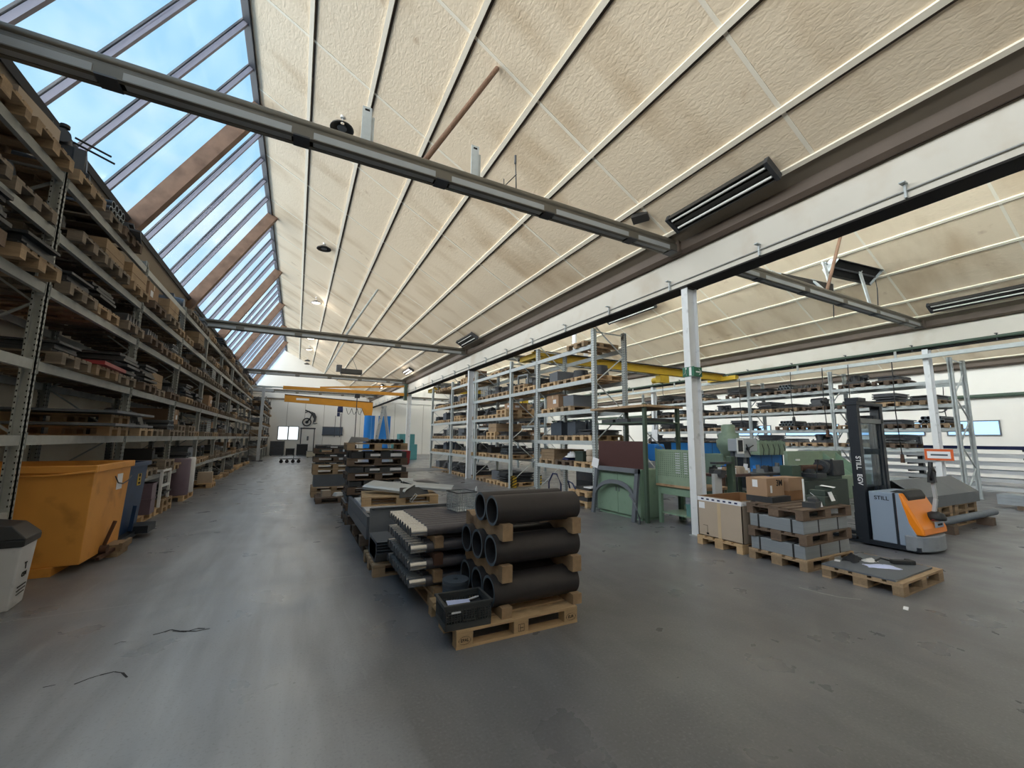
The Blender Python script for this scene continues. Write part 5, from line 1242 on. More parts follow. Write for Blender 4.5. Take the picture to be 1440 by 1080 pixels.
Pt('column', MB().cyl((.05, .2, 0), (.05, .2, 1.75), .08, 16), 'steel_mid', t); Pt('head', MB().bc(.12, -.05, 1.42, .62, .5, .36).bc(.12, -.05, 1.25, .3, .3, .2), 'grey_mach', t, .02)
Pt('chuck', MB().cyl((.12, -.1, 1.02), (.12, -.1, 1.25), .04, 12), 'steel_mid', t); Pt('table', MB().bc(.1, -.1, .84, .6, .5, .06), 'steel_dark', t); Pt('base', MB().bc(.05, .05, 0, .7, .7, .12), 'steel_dark', t)
Pt('feed_lever', MB().cyl((-.05, -.32, 1.5), (-.2, -.38, 1.62), .015, 8).cyl((-.05, -.32, 1.5), (.15, -.36, 1.6), .015, 8).cyl((-.05, -.32, 1.5), (-.06, -.4, 1.3), .015, 8).cyl((-.05, -.3, 1.5), (-.05, -.35, 1.5), .05, 12), 'black', t)
g = Pt('guard_screen', MB().box(-.52, -.22, -.32, -.3, 1.36, 1.8), 'white', t, .004); Pt('screen_window', MB().box(-.47, -.27, -.324, -.32, 1.42, 1.74), 'black', g)
for i in range(5):
    t = T('motor_box', '%s green box in the row on top of the blue guard' % ['first', 'second', 'third', 'fourth', 'last'][i], 'machine part', (15.1 + i * .33, 9.5, 1.22), 0, 'green boxes on the blue guard')
    Pt('housing', MB().bc(0, 0, 0, .31, .4, .5), 'green_mach', t, .01); Pt('cap', MB().bc(0, -.05, .46, .16, .3, .08, 0, .7), 'green_dark', t); Pt('cable', MB().path([(0, -.21, .4), (.05, -.23, .2), (.02, -.22, .0)], .012, 6), 'black', t)
t = T('press_brake', 'large pale green machine bed with high back plate', 'machine', (15.2, 7.3, 0))
Pt('back_plate', MB().bc(0, .35, .3, 3.2, .12, 1.12), 'green_mach', t, .01); Pt('bed', MB().bc(0, -.1, .0, 3.2, .8, .7), 'green_mach', t, .02); [Pt('side_cheek', MB().poly([(-.5, .7), (.3, .7), (.3, 1.38)], q, q + .06, 'x'), 'green', t) for q in (.4, 1.2)]
for x in (-1.1, .9): Pt('lift_plate', MB().bc(x, .28, 1.12, .22, .03, .05), 'white', t)
for x in (-.9, -.2): Pt('clamp', MB().path([(x, -.3, .7), (x + .05, -.3, .9), (x + .12, -.32, 1.0), (x + .1, -.34, 1.08)], .025, 8), 'steel_dark', t)
t = T('lathe', 'dark lathe with chuck among the machines behind the carton stack', 'machine', (12.4, 6.35, 0))
Pt('bed', MB().bc(0, 0, 0, 2.6, .5, .7).bc(0, 0, .7, 2.4, .34, .1), 'steel_green', t, .01); Pt('headstock', MB().bc(.95, 0, .8, .6, .45, .42), 'steel_dark', t, .02)
Pt('chuck', MB().cyl((.64, 0, 1.02), (.48, 0, 1.02), .19, 20).cyl((.48, 0, 1.02), (.44, 0, 1.02), .1, 20), 'steel_dark', t); Pt('workpiece', MB().cyl((.44, 0, 1.02), (-.5, 0, 1.02), .08, 16), 'rusty', t); Pt('saddle', MB().bc(-.3, -.1, .8, .5, .6, .1).bc(-.3, -.1, .9, .2, .2, .1), 'steel_dark', t); Pt('tailstock', MB().bc(-.95, 0, .8, .4, .3, .3), 'green_dark', t)
for x in (-.35, .3): Pt('lever', MB().cyl((x, -.3, .9), (x + .03, -.35, 1.2), .014, 8).cyl((x + .03, -.35, 1.2), (x + .03, -.35, 1.26), .03, 8), 'black', t)
t = T('assembly_bench', 'long dark bench full of small parts before the machines', 'workbench', (10.6, 6.9, 0))
Pt('top', MB().bc(0, 0, .84, 3.0, .7, .06), 'steel_dark', t)
for x in (-1.4, 0, 1.4):
    for y in (-.28, .28): Pt('leg', MB().bc(x, y, 0, .06, .06, .84), 'green_dark', t)
rr = random.Random(5)
nm = ['black', 'steel_blue', 'blue_mach', 'steel_dark', 'carton_pale', 'paper', 'steel_mid', 'blue_mach', 'steel_dark', 'black', 'steel_mid', 'carton_pale']
ds = ['black clamp block', 'blue-grey bracket', 'small blue box', 'dark casting', 'small pale carton', 'white sheet pile', 'grey bracket', 'blue tool case', 'dark ring holder', 'black vise', 'grey cylinder block', 'pale parts box']
for i in range(12):
    s = rr.uniform(.14, .26)
    One('bench_part', MB().bc(0, 0, 0, s, s * .8, s * rr.uniform(.4, .9), 0, .9).cyl((0, 0, s * .3), (0, -.02, s * .95), s * .22, 12), nm[i], ds[i] + ' on the long dark bench, ' + ORD[min(i, 10)] + (' from its left end' if i < 11 else ' from its left end plus one'), 'bench part', (9.3 + i * .24, 6.9 + rr.uniform(-.15, .1), .901), rr.random() * 3, 'small parts on the long bench')
t = T('side_table', 'reddish brown table between the carton and the machines', 'table', (8.85, 6.35, 0))
Pt('top', MB().bc(0, 0, .92, 1.0, .6, .05), 'brown_board', t)
for x in (-.45, .45):
    for y in (-.26, .26): Pt('leg', MB().bc(x, y, 0, .07, .07, .92), 'rusty', t)
for i, (x, m, w) in enumerate(((8.55, 'steel_dark', 'dark tray with papers'), (8.85, 'paper', 'white paper pile'), (9.15, 'carton_pale', 'small pale carton'))): One('table_item', MB().bc(0, 0, 0, .24, .3, .1 + .03 * i), m, w + ' on the reddish brown table', 'item', (x, 6.3, .9705), .1 * i)
One('blue_box', MB().bc(0, 0, 0, .3, .3, .25), 'blue_mach', 'blue box under the reddish brown table', 'box', (8.6, 6.4, .0))
t = T('tall_cabinet', 'narrow dark green machine post right of the white column', 'machine', (7.3, 5.15, 0))
Pt('body', MB().bc(.05, 0, 0, .1, .12, 1.42), 'green_dark', t, .01); Pt('head', MB().bc(-.2, 0, 1.28, .5, .12, .04).cyl((-.25, -.05, 1.1), (-.25, .1, 1.1), .07, 12), 'steel_dark', t); Pt('knob', MB().cyl((-.27, -.12, 1.2), (-.27, -.06, 1.2), .03, 10), 'brown_paper', t)
One('white_board', MB().box(-.1, .1, -.03, .03, 0, 1.1), 'grey_mach', 'narrow white board standing right behind the white column', 'board', (7.0, 5.2, 0))
# partition guard at the first column back there, paper notice
One('notice', MB().box(-.012, 0, -.2, .2, 0, .7), 'paper', 'long white notice on the cream column among the machines', 'notice', (17.41, 16.6, 1.6))
# stacked crates visible behind the green rack
for i in range(3): One('crate_stack', MB().bc(0, 0, 0, 1.0, .8, .34), 'steel_dark', '%s dark crate stacked behind the green post rack' % ['lower', 'middle', 'upper'][i], 'crate', (9.2, 11.5, i * .345), .05, 'dark crates behind the green rack')

# ------------------------------------------------------------------ cranes
def bridge(y, label, x0=7.1, x1=17.2, z=4.42):
    t = T('bridge_crane', label, 'crane', ((x0 + x1) / 2, y, z)); a = (x1 - x0) / 2
    Pt('main_girder', MB().box(-a, a, -.01, .01, 0, .3).box(-a, a, -.1, .1, 0, .02).box(-a, a, -.1, .1, .28, .3), 'yellow', t)
    Pt('cable_tray', MB().box(-a, a, -.16, -.1, .3, .34), 'fork_dark', t)
    for s in (-1, 1): Pt('end_carriage', MB().box(s * a - .12, s * a + .12, -.7, .7, .02, .2), 'yellow', t); 
    h = Pt('hoist', MB().bc(1.2, 0, -.34, .5, .26, .3).cyl((1.2, .16, -.2), (1.2, .5, -.2), .12, 14), 'yellow', t); Pt('hook', MB().path([(1.2, 0, -.34), (1.2, 0, -.8), (1.23, 0, -.86), (1.2, 0, -.92), (1.16, 0, -.88)], .012, 6), 'black', h)
    return t
bridge(12.2, 'yellow bridge crane over the machine bay, the nearer one')
bridge(24.0, 'yellow bridge crane over the machine bay, the farther one')
t = T('wall_jib_crane', 'slender ochre jib arm fixed to the farthest white column', 'crane', (6.5, 27.9, 0))
Pt('arm', MB().bar((0, 0, 4.58), (-7.4, .3, 4.62), .16, .2), 'ochre', t); Pt('tie_rod', MB().bar((0, 0, 5.15), (-5.4, .22, 4.75), .1, .1), 'ochre', t)
Pt('pivot_post', MB().box(-.26, -.06, -.12, .12, 4.2, 5.3), 'green_dark', t); Pt('arm_tip', MB().bar((-7.4, .3, 4.62), (-9.0, .34, 4.63), .07, .07), 'galv', t)
Pt('trolley', MB().bc(-3.2, .1, 4.2, .3, .2, .26), 'black', t); Pt('pendant_cable', MB().cyl((-3.2, .1, 4.2), (-3.2, .1, 1.4), .025, 8).bc(-3.2, .1, 1.1, .12, .1, .3), 'black', t)
t = T('pillar_jib_crane', 'heavy ochre box-girder jib on a blue pillar near the far wall', 'crane', (5.2, 36.0, 0))
Pt('box_girder', MB().poly([(-6.2, 4.35), (-6.2, 4.86), (.3, 4.56), (.3, 4.06)], -.14, .14), 'ochre', t, .01)
Pt('neck', MB().poly([(-.55, 4.1), (.3, 4.06), (.25, 3.5), (-.3, 3.5)], -.2, .2), 'ochre', t)
Pt('pillar', MB().cyl((0, 0, 0), (0, 0, 3.5), .3, 20), 'blue_mach', t); Pt('girder_cap', MB().poly([(-6.2, 4.86), (-6.2, 4.92), (.3, 4.62), (.3, 4.56)], -.17, .17), 'rusty', t)
Pt('maker_plate', MB().box(-5.4, -4.5, -.146, -.14, 4.5, 4.66), 'white', t, 0, None, 'pale lettering strip')
h = Pt('hoist', MB().bc(-2.2, 0, 3.75, .35, .3, .4).cyl((-2.4, 0, 3.85), (-2.0, 0, 3.85), .18, 14).bc(-2.3, 0, 3.35, .2, .2, .3), 'navy', t); Pt('load_chain', MB().cyl((-2.5, 0, 3.4), (-2.5, 0, 1.7), .02, 6).cyl((-2.1, 0, 3.6), (-2.1, 0, 1.7), .03, 6), 'steel_dark', h)
mb = MB()
for i in range(4):
    x = -1.75 + i * .42; mb.path([(x + .42 * k / 8, -.05, 4.05 - .5 * math.sin(PI * k / 8) - .0) for k in range(9)], .02, 6)
Pt('festoon_cable', mb, 'steel_dark', t)
t = T('blue_cabinet', 'tall blue and white machine housing near the far wall', 'machine', (6.6, 38.5, 0))
Pt('housing', MB().bc(0, 0, 0, 1.6, 1.2, 3.6), 'blue_mach', t); Pt('white_stripe', MB().box(-.55, -.25, -.61, -.6, .2, 3.6), 'white', t)
t = T('stepladder', 'tall pale A-shaped stepladder standing behind the dark stack', 'ladder', (4.0, 22.5, 0))
for s in (-1, 1):
    Pt('leg', MB().bar((-.55, s * .28, 0), (.0, s * .22, 3.3), .08, .05), 'alu', t); Pt('rear_leg', MB().bar((.6, s * .28, 0), (.04, s * .22, 3.3), .07, .05), 'alu', t)
for i in range(1, 11): Pt('rung', MB().bar((-.55 + .05 * i, -.26, .3 * i), (-.55 + .05 * i, .26, .3 * i), .05, .03), 'alu', t)
Pt('top_cap', MB().box(-.1, .12, -.26, .26, 3.28, 3.36), 'alu', t)
# ------------------------------------------------------------------ far end
t = T('wall_sculpture', 'dark motorbike-shaped metal ornament on the far wall', 'ornament', (1.1, Y1 - .12, 3.5))
Pt('wheel', MB().tube((-.3, 0, -.42), (-.3, .06, -.42), .4, .3, 28), ['black', 'black'], t); Pt('hub', MB().cyl((-.3, 0, -.42), (-.3, .06, -.42), .14, 16), 'steel_dark', t)
Pt('frame', MB().path([(-.3, .03, -.42), (-.05, .03, -.1), (.1, .03, .35), (-.2, .03, .6), (-.5, .03, .7)], .06, 8).path([(-.5, .03, .48), (-.15, .03, .62), (.0, .03, .5)], .04, 8), 'black', t)
Pt('fairing', MB().poly([(.0, .6), (.35, .45), (.5, .1), (.45, -.35), (.2, -.5), (.28, -.1), (.1, .25)], 0, .07), 'steel_dark', t); Pt('rear_arc', MB().path([(.2, .03, -.5), (.45, .03, -.55), (.6, .03, -.5)], .04, 8), 'steel_mid', t)
t = T('wall_cabinet', 'grey-blue notice board cabinet on the far wall', 'cabinet', (3.1, Y1 - .12, 1.9))
Pt('body', MB().box(-.9, .9, 0, .1, 0, .75), 'steel_blue', t); Pt('rim', MB().box(-.93, .93, -.02, .0, -.03, .03).box(-.93, .93, -.02, 0, .72, .78), 'steel_dark', t)
One('fire_extinguisher', MB().cyl((0, 0, 0), (0, 0, .45), .09, 14).cyl((0, 0, .45), (0, 0, .56), .03, 10), 'red', 'red fire extinguisher standing at the far wall by the door', 'extinguisher', (1.95, 43.6, 0))
t = T('flat_dolly', 'low black four-wheeled dolly on the aisle floor near the far wall', 'dolly', (-.25, 31.0, 0))
Pt('deck', MB().bc(0, 0, .24, 1.2, .8, .04), 'black', t)
for x in (-.5, -.17, .17, .5): Pt('wheel', MB().cyl((x, -.35, .11), (x, -.3, .11), .11, 14).bc(x, -.32, .11, .08, .05, .13), 'rubber', t)
Pt('push_bar', MB().path([(.2, 0, .26), (.2, 0, .55)], .02, 6), 'steel_dark', t)
t = T('office_chair', 'black office chair standing in the aisle near the far wall', 'chair', (3.05, 28.0, 0))
Pt('seat', MB().bc(0, 0, .55, .5, .5, .09), 'black', t, .03); Pt('backrest', MB().bc(-.05, .25, .75, .45, .07, .55), 'black', t, .03); Pt('gas_column', MB().cyl((0, 0, .1), (0, 0, .55), .03, 10), 'black', t)
for i in range(5): Pt('base_leg', MB().bar((0, 0, .12), (.32 * math.cos(i * 1.257), .32 * math.sin(i * 1.257), .06), .04, .03).cyl((.32 * math.cos(i * 1.257) - .02, .32 * math.sin(i * 1.257), .03), (.32 * math.cos(i * 1.257) + .02, .32 * math.sin(i * 1.257), .03), .03, 10), 'black', t)
fi = [('cabinet', 'dark tool cabinet at the left end of the far wall', -1.45, 42.8, 1.1, .8, 1.25, 'steel_dark'), ('cabinet', 'second dark low cabinet beside the first at the far wall', -.4, 43.0, .7, .7, .6, 'black'), ('bench', 'green-grey bench with dark boxes beside the far door', 2.3, 42.8, 1.3, .8, .95, 'green_dark'),
      ('crate', 'pale low crate in front of the far door', 1.3, 38.5, .9, .7, .5, 'beige'), ('crate', 'second pale crate right of the first before the far door', 2.4, 37.5, .9, .7, .62, 'wood_new'), ('machine', 'low dark machine left of the far door', .55, 42.6, .9, .8, 1.0, 'black'), ('box', 'grey box on the far floor behind the office chair', 3.6, 33.5, .8, .7, .85, 'grey_mach'),
      ('table', 'dark table at the far wall under the notice board', 4.1, 42.9, 1.8, .8, .9, 'steel_dark')]
for nm_, lb, x, y, sx, sy, sz, m in fi:
    t = T('far_' + nm_, lb, nm_, (x, y, 0)); Pt('body', MB().bc(0, 0, .06, sx, sy, sz - .06), m, t, .02); Pt('top', MB().bc(0, 0, sz, sx + .04, sy + .04, .04), 'steel_mid', t); Pt('foot', MB().bc(-sx * .4, 0, 0, .08, sy * .9, .06).bc(sx * .4, 0, 0, .08, sy * .9, .06), 'black', t)
t = T('teal_machine', 'teal machine behind the farthest white column', 'machine', (7.6, 33.5, 0)); Pt('body', MB().bc(0, 0, 0, 2.0, 1.2, 1.2).bc(.2, 0, 1.2, 1.2, 1.0, .8), 'teal', t, .02); Pt('door', MB().box(-.8, .4, -.62, -.6, .4, 1.1), 'blue_mach', t)
t = T('red_container', 'red bin at the foot of the farthest white column', 'bin', (6.1, 27.2, 0)); Pt('body', MB().bc(0, 0, .08, .9, .8, .8, 0, 1.08), 'red', t, .02); Pt('foot', MB().box(-.4, -.3, -.35, .35, 0, .08).box(.3, .4, -.35, .35, 0, .08), 'red', t)
for i, (x, m) in enumerate(((7.06, 'hazard'), (7.56, 'hazard'))):
    t = T('rack_guard', '%s yellow and black post guard at the foot of the girder-side rack' % ['front', 'rear'][i], 'guard', (6.88 + i * 1.02, 13.15, .013)); Pt('shell', MB().box(-.1, .1, -.1, -.07, 0, .4).box(-.1, -.07, -.1, .1, 0, .4), m, t)
    mb = MB()
    for k in range(4): mb.bar((-.1, -.102, .02 + k * .1), (.1, -.102, .1 + k * .1), .004, .035); mb.bar((-.102, .1, .02 + k * .1), (-.102, -.1, .1 + k * .1), .004, .035)
    Pt('stripes', mb, 'black', t)
t = T('hand_truck', 'blue tubular trolley frame leaning at the rack foot behind the pipes', 'trolley', (6.5, 9.9, 0)); Pt('frame', MB().path([(0, -.3, .02), (0, -.3, .5), (.0, -.1, .75), (0, .1, .75), (0, .3, .5), (0, .3, .02)], .022, 8).path([(.3, -.9, .02), (.1, -.7, .55), (.1, -.5, .6), (.3, -.45, .02)], .022, 8), 'navy', t); Pt('toe_plate', MB().box(-.25, 0, -.25, .25, 0, .02), 'navy', t)

# ------------------------------------------------------------------ things on the ceiling
SL = (EAVE[1] - RIDGE[1]) / (EAVE[0] - RIDGE[0])
def cz(x): 
    k = 0 if x < 6.5 else (1 if x < 17.5 else 2)
    return RIDGE[1] + SL * (x - PITCH * k - RIDGE[0])
TILT = math.atan(SL)
def pendant(x, y, drop, on, label):
    zc = cz(x); t = T('pendant_lamp', label, 'lamp', (x, y, zc - drop), 0, 'pendant lamps under the ridge')
    Pt('shade', MB().lathe([(.04, .14), (.1, .12), (.24, .03), (.25, 0), (.235, 0), (.1, .1)], n=24), 'lampbody', t); Pt('wire', MB().cyl((0, 0, .12), (0, 0, drop), .008, 6), 'white', t)
    Pt('lens', MB().cyl((0, 0, .01), (0, 0, .03), .2 if on else .1, 20), 'lit' if on else 'steel_mid', t); Pt('ceiling_rose', MB().cyl((0, 0, drop - .03), (0, 0, drop + .02), .05, 12), 'white', t)
for i, (y, on, d_) in enumerate(((9.15, 0, .3), (16.0, 0, .22), (22.7, 1, .3), (31.5, 1, .3), (35.6, 1, .3), (41.0, 0, .3), (42.9, 0, .3))):
    pendant(.42, y, d_, on, '%s pendant lamp from the near end under the ridge, %s' % (ORD[i], 'lit' if on else 'unlit'))
def batten(x, y0, y1, label, on=0, drop=.06, mat='lampbody', tilt=TILT):
    L2 = (y1 - y0) / 2; t = T('strip_light', label, 'lamp', (x, (y0 + y1) / 2, cz(x) - drop - .1)); t.rotation_euler = (0, -tilt, 0)
    Pt('housing', MB().box(-.17, .17, -L2, L2, .06, .1).box(-.17, -.155, -L2, L2, .0, .06).box(.155, .17, -L2, L2, 0, .06).box(-.03, .03, -L2, L2, .02, .06), mat, t)
    for xx in (-.09, .09): Pt('tube', MB().cyl((xx, -L2 + .05, .02), (xx, L2 - .05, .02), .02, 10), 'lit' if on else 'tube_off', t)
    for s in (-1, 1): Pt('end_cap', MB().box(-.18, .18, s * L2 - .03, s * L2 + .03, -.01, .11), 'steel_dark', t); 
    for s in (-1, 1): Pt('hanger', MB().cyl((0, s * L2 * .6, .1), (0, s * L2 * .6, .1 + drop + .02), .01, 6), 'galv_dull', t)
batten(5.88, 3.2, 5.0, 'twin strip light on the ceiling slope above the girder, nearest')
batten(5.85, 14.6, 16.2, 'small strip light on the ceiling slope above the second column', 0)
batten(5.75, 24.2, 25.8, 'lit strip light on the far ceiling slope, nearer', 1)
batten(5.75, 33.0, 34.6, 'lit strip light on the far ceiling slope, farther', 1)
batten(13.2, 12.4, 15.4, 'long dark trough light hanging above the yellow crane', 0, .25)
batten(16.7, 1.2, 4.9, 'long strip light on the ceiling slope over the pallet truck', 0)
batten(12.2, 14.5, 16.5, 'pale strip light high over the machine bay', 0, .12, 'white')
One('ceiling_box', MB().bc(0, 0, 0, .16, .3, .12), 'lampbody', 'small dark box fixed on the ceiling beside the nearest tie beam end', 'box', (5.5, 5.42, cz(5.5) - .12)).rotation_euler = (0, -TILT, .5)
# inclined struts, brackets on the tie beams
for i, (a, b_, lb) in enumerate((((1.34, 5.38, 5.6), (2.46, 5.4, cz(2.46) - .02), 'slim rusty strut from the nearest tie beam up to the ceiling'), ((1.43, 16.73, 5.6), (2.5, 16.7, cz(2.5) - .02), 'slim strut from the second tie beam up to the ceiling'), ((1.3, 28.1, 5.6), (2.3, 28.0, cz(2.3) - .02), 'slim strut from the third tie beam up to the ceiling'),
                                 ((11.94, 5.38, 5.6), (13.2, 5.4, cz(13.2) - .02), 'rusty strut from the tie beam over the machine bay to the ceiling'))):
    c0 = Vector(a); One('strut', MB().cyl((0, 0, 0), Vector(b_) - c0, .04, 10), 'timber' if i in (0, 3) else 'galv_dull', lb, 'strut', a)
for i, (x, h, w) in enumerate(((.54, .52, 'tall flat hanger on the nearest tie beam, below the ridge lamp'), (2.1, .52, 'flat hanger on the nearest tie beam right of the strut'))):
    t = T('hanger_plate', w, 'bracket', (x, 5.36, 5.58)); Pt('plate', MB().box(-.06, .06, -.008, .008, 0, h).box(.02, .1, .02, .03, -.02, h * .8), 'galv', t); Pt('slot', MB().box(-.03, .03, -.01, -.008, h - .06, h - .03), 'hole', t)
One('wire_hanger', MB().path([(0, 0, 0), (-.02, 0, .62)], .01, 6).path([(0, 0, .3), (-.22, 0, .02), (-.22, 0, .15)], .008, 6).cyl((-.02, 0, .48), (-.02, 0, .62), .018, 8), 'steel_dark', 'thin dark wire hanger standing on the nearest tie beam', 'wire', (2.82, 5.38, 5.58))
# radiant heaters on the machine-bay tie beam
def heater(x, y, z, tilt, label):
    t = T('radiant_heater', label, 'heater', (x, y, z), -.12)
    parts = [Pt('hood', MB().poly([(-.17, .02), (.17, .02), (.26, -.19), (.24, -.19), (.155, 0), (-.155, 0), (-.24, -.19), (-.26, -.19)], -1.0, 1.0, 'x'), 'lampbody', t),
             Pt('grille', MB().box(-.98, .98, -.2, .2, -.13, -.12), 'hole', t), Pt('burner_ridge', MB().box(-.95, .95, -.02, .02, -.17, -.12), 'steel_dark', t)]
    for s in (-1, 1): parts.append(Pt('end_plate', MB().poly([(-.17, .02), (.17, .02), (.26, -.19), (-.26, -.19)], s * 1.0 - .01, s * 1.0 + .01, 'x'), 'galv', t))
    for p_ in parts: p_.rotation_euler = (tilt, 0, 0)
    Pt('cable', MB().path([(1.0, 0, -.05), (1.2, .02, -.1), (1.3, .05, -.4), (1.25, .05, -.9)], .012, 6), 'steel_dark', t)
    for x_ in (-1.06, .5): Pt('support', MB().bar((x_, .0, -.02), (x_ - .25, -.1, -.05), .12, .03).bar((x_ - .25, -.1, -.02), (x_ - .25, 5.42 - y, 5.56 - z), .12, .03), 'galv', t)
heater(14.05, 5.7, 6.72, -.75, 'tilted radiant heater on the machine-bay tie beam, facing the camera')
heater(11.75, 5.85, 6.05, .45, 'second radiant heater on the machine-bay tie beam, turned away')
t = T('hanging_projector', 'dark boxed unit hanging from the far ceiling on ropes', 'heater', (3.1, 30.6, 6.1)); Pt('housing', MB().bc(0, 0, 0, 1.4, .6, .3), 'lampbody', t); Pt('rope', MB().cyl((-.4, 0, .3), (0, 0, cz(3.1) - 6.1), .015, 6).cyl((.4, 0, .3), (0, 0, cz(3.1) - 6.1), .015, 6), 'steel_dark', t); Pt('motor', MB().bc(-.8, 0, .1, .35, .4, .45), 'steel_dark', t)
t = T('flue_pipe', 'white bent flue pipe rising to the ceiling over the machine bay', 'pipe', (10.35, 14.2, 0)); Pt('pipe', MB().path([(.6, 0, 5.1), (.6, 0, 5.5), (.5, 0, 5.68), (.3, 0, 5.72), (.15, 0, 5.62)], .1, 12).cyl((0, 0, 5.2), (0, 0, cz(10.35) - .08), .1, 14), 'white', t)
# cables drooping from the rail before the back racks
for i, (x, y, z1, z0) in enumerate(((16.9, 9.1, 4.4, 2.4), (16.9, 8.0, 4.4, 1.9), (16.9, 7.2, 4.4, 1.75), (16.9, 6.0, 4.3, 1.1), (16.9, 11.2, 4.4, 2.3), (22.5, 6.5, 4.0, 2.2))):
    t = T('pendant_cable', '%s black cable hanging over the machine bay, counted from the truck' % ORD[[3, 2, 1, 0, 4, 5][i]] if i < 5 else 'long black cable hanging before the right wall', 'cable', (x, y, z0), 0, 'hanging black cables')
    Pt('cable', MB().path([(0, 0, .25), (.02, .05, (z1 - z0) * .5), (0, 0, z1 - z0)], .014, 6), 'black', t); Pt('control', MB().bc(0, 0, 0, .1, .08, .26, 0, .8), 'rusty' if i in (3, 1) else 'black', t)
One('round_sign', MB().tube((-.02, 0, 0), (0, 0, 0), .3, .25, 24).bc(-.01, 0, -.1, .01, .1, .2), ['black', 'black'], 'round sign on the right-hand wall beyond the racks', 'sign', (XW - .01, 8.5, 3.55))

# ------------------------------------------------------------------ sky, sun, camera
w = bpy.data.worlds.new('sky'); S.world = w; w.use_nodes = True; nt = w.node_tree; L = nt.links.new
bg = nt.nodes['Background']
tc = nd(nt, 'ShaderNodeTexCoord')
def vm(op, a, b_=None):
    x = nd(nt, 'ShaderNodeVectorMath', operation=op)
    for i, q in ((0, a), (1, b_)):
        if q is None: continue
        if isinstance(q, tuple): x.inputs[i].default_value = q
        else: L(q, x.inputs[i])
    return x
def mm(op, a, b_):
    x = nd(nt, 'ShaderNodeMath', operation=op)
    for i, q in ((0, a), (1, b_)):
        if isinstance(q, (int, float)): x.inputs[i].default_value = q
        else: L(q, x.inputs[i])
    return x.outputs[0]
d = vm('NORMALIZE', tc.outputs['Generated']).outputs[0]
sx = nd(nt, 'ShaderNodeSeparateXYZ'); L(d, sx.inputs[0])
nz = nd(nt, 'ShaderNodeTexNoise'); nz.inputs['Scale'].default_value = 3.2; nz.inputs['Detail'].default_value = 6
mp = nd(nt, 'ShaderNodeMapping'); mp.inputs['Scale'].default_value = (1, 1, 2.2); L(d, mp.inputs[0]); L(mp.outputs[0], nz.inputs['Vector'])
cl = nd(nt, 'ShaderNodeMapRange'); cl.inputs[1].default_value = .46; cl.inputs[2].default_value = .68; L(nz.outputs['Fac'], cl.inputs[0])
gr = nd(nt, 'ShaderNodeMapRange'); gr.inputs[1].default_value = 0; gr.inputs[2].default_value = .7; L(sx.outputs[2], gr.inputs[0])
m1 = nd(nt, 'ShaderNodeMix', data_type='RGBA'); m1.inputs[6].default_value = (.58, .83, 1., 1); m1.inputs[7].default_value = (.42, .72, .98, 1); L(gr.outputs[0], m1.inputs[0])
m2 = nd(nt, 'ShaderNodeMix', data_type='RGBA'); m2.inputs[7].default_value = (.85, .95, 1., 1); L(cl.outputs[0], m2.inputs[0]); L(m1.outputs[2], m2.inputs[6])
# low fill band added to the sky, lighting the ceiling through the skylights
dz = mm('DIVIDE', mm('SUBTRACT', sx.outputs[2], .04), .1)
band = mm('POWER', 2.71828, mm('MULTIPLY', mm('MULTIPLY', dz, dz), -1.))
lobe = mm('MULTIPLY', mm('MULTIPLY', mm('POWER', mm('MAXIMUM', mm('MULTIPLY', sx.outputs[0], -1.), 0.), LOBE_P), band), LOBE)
# wide unseen fill added above it for left-facing surfaces, fading towards the zenith
rr_ = mm('SQRT', mm('ADD', mm('MULTIPLY', sx.outputs[0], sx.outputs[0]), mm('MULTIPLY', sx.outputs[2], sx.outputs[2])), 0)
sm = nd(nt, 'ShaderNodeMapRange', interpolation_type='SMOOTHSTEP'); sm.inputs[1].default_value = .8; sm.inputs[2].default_value = .58; sm.inputs[3].default_value = 0; sm.inputs[4].default_value = 1
L(mm('DIVIDE', sx.outputs[2], rr_), sm.inputs[0])
side = nd(nt, 'ShaderNodeMapRange', interpolation_type='SMOOTHSTEP'); side.inputs[1].default_value = .1; side.inputs[2].default_value = .5
L(mm('MULTIPLY', sx.outputs[0], -1.), side.inputs[0])
up = nd(nt, 'ShaderNodeMapRange'); up.inputs[1].default_value = -.02; up.inputs[2].default_value = .05; L(sx.outputs[2], up.inputs[0])
sky_fill = mm('MULTIPLY', mm('MULTIPLY', sm.outputs[0], side.outputs[0]), mm('MULTIPLY', up.outputs[0], SKY_FILL))
lobe = mm('ADD', lobe, sky_fill)
lb = nd(nt, 'ShaderNodeMix', data_type='RGBA', blend_type='ADD'); lb.inputs[0].default_value = 1.
lc = vm('SCALE', (1., .86, .72)); L(lobe, lc.inputs['Scale'])
L(m2.outputs[2], lb.inputs[6]); L(lc.outputs[0], lb.inputs[7])
L(lb.outputs[2], bg.inputs[0]); bg.inputs[1].default_value = SKY
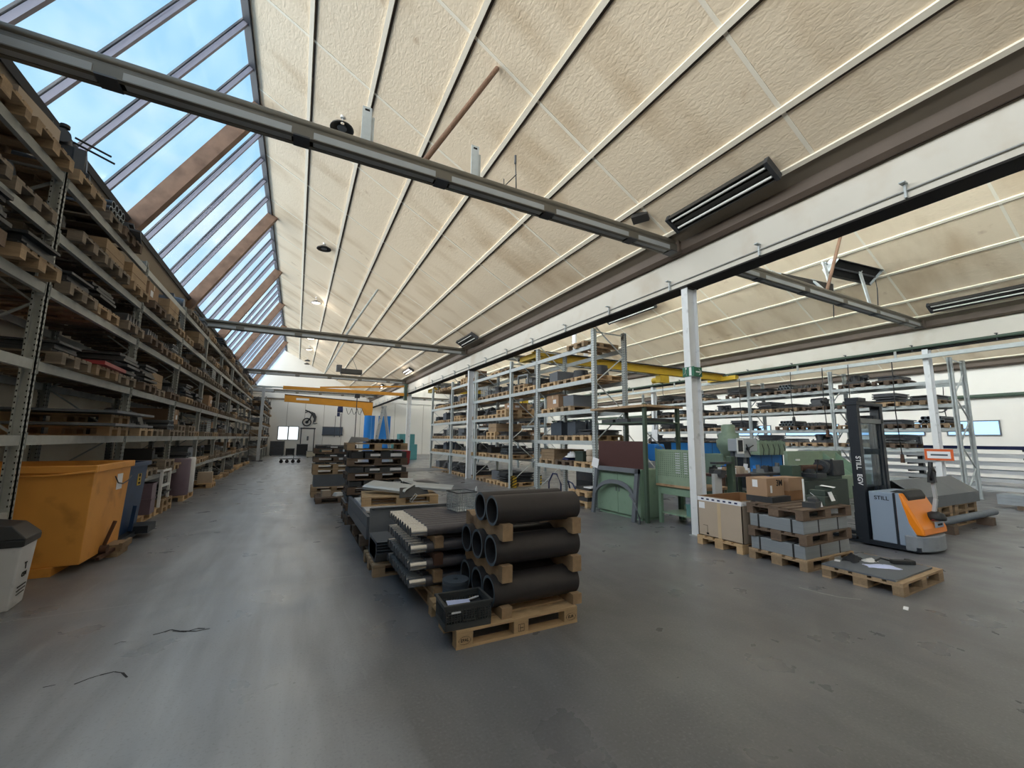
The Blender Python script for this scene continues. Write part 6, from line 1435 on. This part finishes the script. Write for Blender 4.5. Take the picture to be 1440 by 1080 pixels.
# daylight portals in the glass planes (they give off nothing themselves, they only guide the sky light)
for k in range(3):
    l = bpy.data.lights.new('daylight_portal', 'AREA'); l.shape = 'RECTANGLE'; l.cycles.is_portal = True
    ln = math.hypot(LOW[0] - RIDGE[0], LOW[1] - RIDGE[1]); l.size = Y1 - Y0; l.size_y = ln
    o = bpy.data.objects.new('daylight_portal', l); COL.objects.link(o)
    ux, uz = (LOW[0] - RIDGE[0]) / ln, (LOW[1] - RIDGE[1]) / ln
    ox, oz = (uz, -ux) if uz < 0 else (-uz, ux)
    inn = Vector((-ox, 0, -oz)); xa = Vector((0, 1, 0)); za = -inn; ya = za.cross(xa)
    R = Matrix((xa, ya, za)).transposed().to_4x4()
    o.matrix_world = Matrix.Translation(Vector(((RIDGE[0] + LOW[0]) / 2 + PITCH * k + ox * .06, (Y0 + Y1) / 2, (RIDGE[1] + LOW[1]) / 2 + oz * .06))) @ R
sl_ = bpy.data.lights.new('sun', 'SUN'); sl_.energy = SUN; sl_.angle = .02; sl_.color = (1, .94, .86)
so = bpy.data.objects.new('sun', sl_); COL.objects.link(so); so.rotation_euler = Vector((-.62, .25, -.75)).to_track_quat('-Z', 'Y').to_euler()
for k, (x, ys) in enumerate(((.42, (22.7, 31.5, 35.6)), (5.6, (25, 33.8)))):
    for y in ys:
        l = bpy.data.lights.new('lamp_light', 'POINT'); l.energy = 14; l.color = (1, .95, .87); l.shadow_soft_size = .15
        o = bpy.data.objects.new('lamp_light', l); o.location = (x, y, cz(x) - .55); COL.objects.link(o)
cam = bpy.data.cameras.new('camera'); cam.sensor_width = 36; cam.lens = 580 / 1440 * 36; cam.clip_start = .05; cam.clip_end = 300
co = bpy.data.objects.new('camera', cam); COL.objects.link(co)
def cdir(u, v): return Vector((u - 720, -(v - 540), -580.))
Yc = cdir(416.5, 614).normalized(); Xc = cdir(1850, 630); Xc = (Xc - Yc * Xc.dot(Yc)).normalized(); Zc = Xc.cross(Yc)
Rm = Matrix((Xc, Yc, Zc))                # rows: world axes in camera space -> camera to world
co.matrix_world = Matrix.Translation((0, 0, 1.7)) @ Rm.to_4x4()
S.camera = co
v = S.view_settings; S.display_settings.display_device = 'sRGB'; v.view_transform = 'Standard'; v.look = 'None'; v.gamma = 1; v.exposure = EXPO; v.use_curve_mapping = False
S.cycles.max_bounces = 8; S.cycles.diffuse_bounces = 5; S.cycles.transparent_max_bounces = 12; S.cycles.sample_clamp_indirect = 6
S.cycles.use_denoising = True
